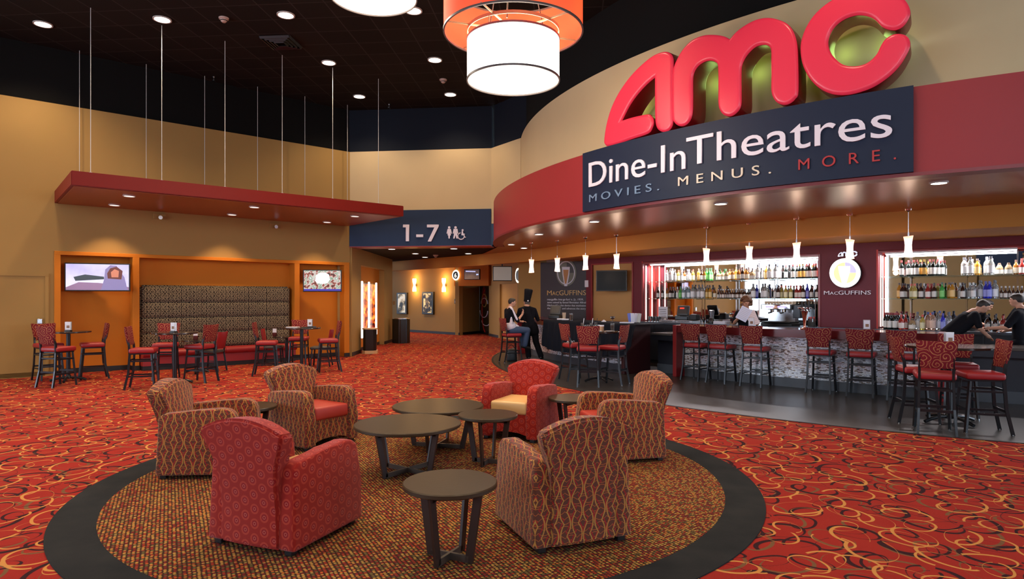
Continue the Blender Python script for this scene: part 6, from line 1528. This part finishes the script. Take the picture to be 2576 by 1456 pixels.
def figure(loc, heading, label, J, skin, shirt, pants, hem=None, sleeve=1.0, lean=(0, 0, 0), hturn=0.0, nod=0.0, hair='short', hmat=HAIR, hem_r=(.17, .13), shoulders=.19):
    e = empty('person', loc, radians(heading)-pi/2, label, 'person')
    HM = Matrix.Rotation(hturn, 4, 'Z') @ Matrix.Rotation(nod, 4, 'X')
    h = V3(J['head'])
    def hp_(x, y, z): return h+(HM @ Vector((x, y, z)))
    b = MB()
    ell(b, h, (.072, .090, .100), HM); ell(b, hp_(0, .022, -.055), (.052, .062, .055), HM); ell(b, hp_(0, .092, -.012), (.011, .018, .020), HM); ell(b, hp_(0, .075, -.055), (.024, .02, .012), HM); ell(b, hp_(0, .070, .030), (.045, .022, .012), HM)
    for s in (-1, 1): ell(b, hp_(s*.072, -.005, -.01), (.010, .018, .028), HM)
    cap_(b, hp_(0, -.015, -.06), J['neck'], .050, .056)
    cap_(b, J['neck'], J['chest'], .07, .10); cap_(b, J['chest'], J['pelvis'], .10, .11)
    for s, k in ((-1, 'l'), (1, 'r')):
        sh, el, wr, ha = (V3(J[k+q]) for q in ('sho', 'elb', 'wri', 'han'))
        cap_(b, sh, el, .046, .037); cap_(b, el, wr, .037, .026)
        d = (ha-wr).normalized(); up = Vector((0, 0, 1)) if abs(d.z) < .8 else Vector((0, 1, 0)); sd = d.cross(up).normalized()
        pc = wr+d*.045; cap_(b, wr, pc, .026, .030); 
        for i, (o_, ln) in enumerate(((-.026, .055), (-.009, .068), (.009, .064), (.026, .050))):
            q = pc+sd*o_+d*.025; q2 = q+d*ln*.55; q3 = q2+(d*.6-up*.55).normalized()*ln*.5
            cap_(b, q, q2, .0095, .0085, 8); cap_(b, q2, q3, .0085, .0075, 8)
        t0 = wr+d*.02+sd*(-.028*s); cap_(b, t0, t0+(d*.7+sd*(-.7*s)-up*.3).normalized()*.05, .011, .009, 8)
        hp1, kn, an = (V3(J[k+q]) for q in ('hip', 'kne', 'ank'))
        cap_(b, hp1, kn, .080, .055); cap_(b, kn, an, .054, .036)
    fuse(b, 'body', skin, e, .009, 4)
    # face details
    for s in (-1, 1):
        b = MB(); ell(b, hp_(s*.028, .083, .008), (.010, .006, .006), HM); b.build('eye', mat('eye_dark', (.02, .015, .012), .3), e, smooth=True)
        b = MB(); cap_(b, hp_(s*.044, .080, .026), hp_(s*.014, .088, .029), .004, .004, 6); b.build('eyebrow', hmat, e, smooth=True)
    b = MB(); cap_(b, hp_(-.018, .090, -.056), hp_(.018, .090, -.056), .004, .004, 6); b.build('mouth', mat('lips', (.38, .12, .09), .5), e, smooth=True)
    # hair
    b = MB()
    if hair == 'short':
        ell(b, hp_(0, -.014, .022), (.078, .090, .094), HM); ell(b, hp_(0, .02, .062), (.066, .07, .046), HM)
        fuse(b, 'hair', hmat, e, .010, 3)
    elif hair == 'curly':
        rr = random.Random(3)
        for i in range(70):
            a = rr.uniform(0, 2*pi); ph = rr.uniform(-.55, 1.4); x = .098*cos(ph)*cos(a); y = .105*cos(ph)*sin(a)-.03; z = .115*sin(ph)+.01
            if y > .045 and z < .055: continue
            ell(b, hp_(x, y, z), (.034, .034, .034), HM)
        fuse(b, 'hair', hmat, e, .010, 1)
    elif hair == 'nape':
        ell(b, hp_(0, -.016, .0), (.076, .084, .085), HM); fuse(b, 'hair', hmat, e, .010, 3)
    # upper garment
    b = MB(); ch, pe, nk = V3(J['chest']), V3(J['pelvis']), V3(J['neck'])
    for s, k in ((-1, 'l'), (1, 'r')):
        sh, el, wr = (V3(J[k+q]) for q in ('sho', 'elb', 'wri'))
        cap_(b, nk-Vector((0, 0, .035)), sh, .062, .066); cap_(b, sh, sh+(el-sh)*min(1, sleeve*2), .066, .054)
        if sleeve > .5: cap_(b, el, el+(wr-el)*(sleeve-.5)*2*.92, .053, .043)
        cap_(b, sh-(sh-nk)*.25-Vector((0, 0, .04)), ch+(sh-nk)*.42-Vector((0, 0, .08)), .085, .09)
        cap_(b, ch+(sh-nk)*.42-Vector((0, 0, .08)), pe+(sh-nk)*.36, .092, .10)
    cap_(b, nk-Vector((0, 0, .02)), ch, .075, .115); cap_(b, ch, pe, .12, .125)
    cap_(b, nk-(nk-ch).normalized()*.01, nk+(nk-ch).normalized()*.018, .056, .056)
    if hem is not None:
        hz = V3(hem); 
        for s in (-1, 1): cap_(b, pe+Vector((s*.09, 0, 0)), hz+Vector((s*.12, 0, 0)), .12, .128)
    fuse(b, 'shirt' if shirt is not BLKC or hem is None else 'jacket', shirt, e, .011, 5)
    # trousers and shoes
    b = MB()
    for k in 'lr':
        hp1, kn, an = (V3(J[k+q]) for q in ('hip', 'kne', 'ank'))
        cap_(b, hp1, kn, .108, .082); cap_(b, kn, an+(kn-an).normalized()*.03, .080, .074)
    cap_(b, V3(J['lhip']), V3(J['rhip']), .105, .105); fuse(b, 'trousers', pants, e, .012, 5)
    for k in 'lr':
        an, to = V3(J[k+'ank']), V3(J[k+'toe']); b = MB(); dz = Vector((0, 0, .035))
        cap_(b, an-(to-an)*.25-Vector((0, 0, .03)), to, .038, .034); cap_(b, an, an-Vector((0, 0, .03)), .040, .040); fuse(b, 'shoe', SHOE, e, .010, 3)
    return e, hp_, HM

J = dict(head=(0, .03, 1.49), neck=(0, -.03, 1.345), chest=(0, -.05, 1.17), pelvis=(0, -.03, .85), lsho=(-.165, -.05, 1.28), rsho=(.165, -.05, 1.28),
         lelb=(-.20, .12, 1.05), lwri=(-.12, .33, 1.00), lhan=(-.08, .42, 1.0), relb=(.22, .09, 1.04), rwri=(.15, .25, 1.20), rhan=(.13, .28, 1.30),
         lhip=(-.09, -.01, .805), rhip=(.09, -.01, .805), lkne=(-.11, .40, .79), rkne=(.11, .40, .79), lank=(-.09, .33, .40), rank=(.09, .33, .40), ltoe=(-.09, .47, .335), rtoe=(.09, .47, .335))
man, _, _ = figure((-0.025, 16.17, FZ), 22, 'man in a black and white sports shirt sitting on a stool, raising one hand', J, SKIN, BLKC, JEAN, hturn=-.25, sleeve=.5)
b = MB(); cap_(b, (.195, -.055, 1.335), (.265, .055, 1.07), .030, .026); cap_(b, (.05, -.04, 1.375), (.20, -.055, 1.335), .026, .03); fuse(b, 'white_sleeve_stripe', WHC, man, .010, 3)
b = MB(); cap_(b, (.158, -.06, 1.14), (.150, -.05, .98), .022, .05); cap_(b, (-.06, -.035, .90), (.06, -.035, .90), .142, .142); cap_(b, (.05, .04, .88), (.07, .13, .86), .10, .07); fuse(b, 'white_side_panel', WHC, man, .011, 4)
J = dict(head=(-.09, .05, 1.49), neck=(-.09, .02, 1.385), chest=(-.075, .02, 1.18), pelvis=(-.02, 0, .88), lsho=(-.265, .02, 1.29), rsho=(.10, .02, 1.29),
         lelb=(-.335, .06, 1.05), lwri=(-.24, .26, 1.04), lhan=(-.19, .34, 1.06), relb=(.20, .08, 1.05), rwri=(.22, .30, 1.10), rhan=(.23, .39, 1.115),
         lhip=(-.10, 0, .84), rhip=(.09, 0, .84), lkne=(-.08, .02, .46), rkne=(.15, .03, .46), lank=(-.05, -.02, .085), rank=(.28, .0, .085), ltoe=(-.08, .12, .045), rtoe=(.33, .14, .045))
chef, hpc, HMc = figure((.475, 16.60, FZ), 95, 'chef in black uniform and tall black hat, standing with his back to us', J, SKIN, BLKC, BLKC, hem=(-.02, 0, .74), hturn=.5, hair='nape', hmat=mat('grey_short_hair', (.10, .08, .07), .8), shoulders=.2)
b = MB(); b.T = Matrix.Translation((-.085, .035, 1.515)) @ Matrix.Rotation(radians(8), 4, 'Y') @ Matrix.Rotation(radians(4), 4, 'X')
pr = [(.083, -.01), (.086, .02), (.086, .07), (.092, .12), (.100, .22), (.108, .28), (.104, .31), (.07, .325), (.001, .32)]
n = 24; rings = []
for r, z in pr: rings.append([b.v((r*(1+.02*cos(12*2*pi*i/48))*cos(2*pi*i/48), r*(1+.02*cos(12*2*pi*i/48))*sin(2*pi*i/48)*1.05, z)) for i in range(48)])
for a_, c_ in zip(rings, rings[1:]):
    for i in range(48): b.f((a_[i], a_[(i+1) % 48], c_[(i+1) % 48], c_[i]))
b.f(rings[0][::-1]); b.f(rings[-1]); b.build('chef_hat', BLKC, chef, smooth=True)
b = MB(); b.box((-.07, -.065, 1.53), (.035, .008, .03), bev=.003); b.build('hat_badge', PAPER, chef)
J = dict(head=(0, .06, 1.495), neck=(0, 0, 1.36), chest=(0, -.01, 1.18), pelvis=(0, 0, .90), lsho=(-.155, -.01, 1.285), rsho=(.155, -.01, 1.285),
         lelb=(-.21, .07, 1.07), lwri=(-.13, .22, 1.17), lhan=(-.08, .28, 1.22), relb=(.24, .06, 1.08), rwri=(.13, .20, 1.20), rhan=(.07, .26, 1.24),
         lhip=(-.08, 0, .84), rhip=(.08, 0, .84), lkne=(-.09, .02, .46), rkne=(.09, .02, .46), lank=(-.09, 0, .085), rank=(.09, 0, .085), ltoe=(-.10, .14, .045), rtoe=(.10, .14, .045))
wx, wy = ray_arc(1877, C2, 13.55)
wom, _, _ = figure((wx, wy, FZ), 248, 'woman with brown curly hair and black shirt behind the bar, reading papers', J, SKIN2, BLKC, BLKC, hturn=-.3, nod=-.35, hair='curly', hmat=HAIRB, sleeve=.45)
def sheet(loc, rz, rx, ry, label, m, w=.22, h=.28):
    e = empty('paper_sheet', loc, rz, label, 'paper', 'papers held by the woman'); b = MB(); b.T = Matrix.Rotation(rx, 4, 'X') @ Matrix.Rotation(ry, 4, 'Y')
    b.box((0, 0, 0), (w, .003, h)); b.build('sheet', m, e)
    for k in range(7): b = MB(); b.T = Matrix.Rotation(rx, 4, 'X') @ Matrix.Rotation(ry, 4, 'Y'); b.box((0, -.0025, h*.36-k*h*.12), (w*.75, .001, .006)); b.build('printed_line', mat('faint_ink', (.45, .42, .42), .6), e)
R_w = radians(248)-pi/2
def wl(x, y, z): v = Matrix.Rotation(R_w, 3, 'Z') @ Vector((x, y, z)); return (wx+v.x, wy+v.y, FZ+z)
sheet(wl(.03, .325, 1.28), R_w+pi, radians(-14), radians(28), 'pale blue-white paper sheet in front of the woman\'s chin', mat('blue_paper', (.55, .60, .78), .6)); sheet(wl(-.13, .335, 1.20), R_w+pi, radians(-12), radians(-22), 'pinkish paper sheet held lower by the woman', mat('pink_paper', (.70, .58, .60), .6), .19, .30)
J = dict(head=(.02, .37, 1.46), neck=(0, .24, 1.36), chest=(0, .10, 1.23), pelvis=(0, -.16, .97), lsho=(-.17, .19, 1.31), rsho=(.17, .19, 1.31),
         lelb=(-.22, .30, 1.12), lwri=(-.16, .42, 1.08), lhan=(-.13, .50, 1.06), relb=(.21, .24, 1.10), rwri=(.18, .36, .98), rhan=(.17, .42, .93),
         lhip=(-.09, -.17, .90), rhip=(.09, -.17, .90), lkne=(-.10, -.12, .48), rkne=(.10, -.12, .48), lank=(-.10, -.18, .085), rank=(.10, -.18, .085), ltoe=(-.11, -.04, .045), rtoe=(.11, -.04, .045))
_q = ray_arc(2409, C2, 13.42)
figure((_q.x, _q.y, FZ), -12, 'dark-haired bartender in black bending forward over the counter on the right', J, SKIN, BLKC, BLKC, nod=-.45, hturn=-.15, sleeve=.42)
J = dict(head=(0, .06, 1.56), neck=(0, 0, 1.42), chest=(0, 0, 1.22), pelvis=(0, 0, .92), lsho=(-.19, 0, 1.34), rsho=(.19, 0, 1.34),
         lelb=(-.27, .12, 1.12), lwri=(-.22, .34, 1.10), lhan=(-.20, .42, 1.10), relb=(.26, .08, 1.10), rwri=(.22, .28, 1.05), rhan=(.2, .36, 1.04),
         lhip=(-.09, 0, .86), rhip=(.09, 0, .86), lkne=(-.10, .02, .47), rkne=(.10, .02, .47), lank=(-.10, 0, .085), rank=(.10, 0, .085), ltoe=(-.11, .14, .045), rtoe=(.11, .14, .045))
_q = ray_arc(2569, C2, 13.45)
figure((_q.x, _q.y, FZ), 125, 'bartender in a black shirt cut off by the right edge, back to us', J, SKIN, BLKC, BLKC, sleeve=.42)
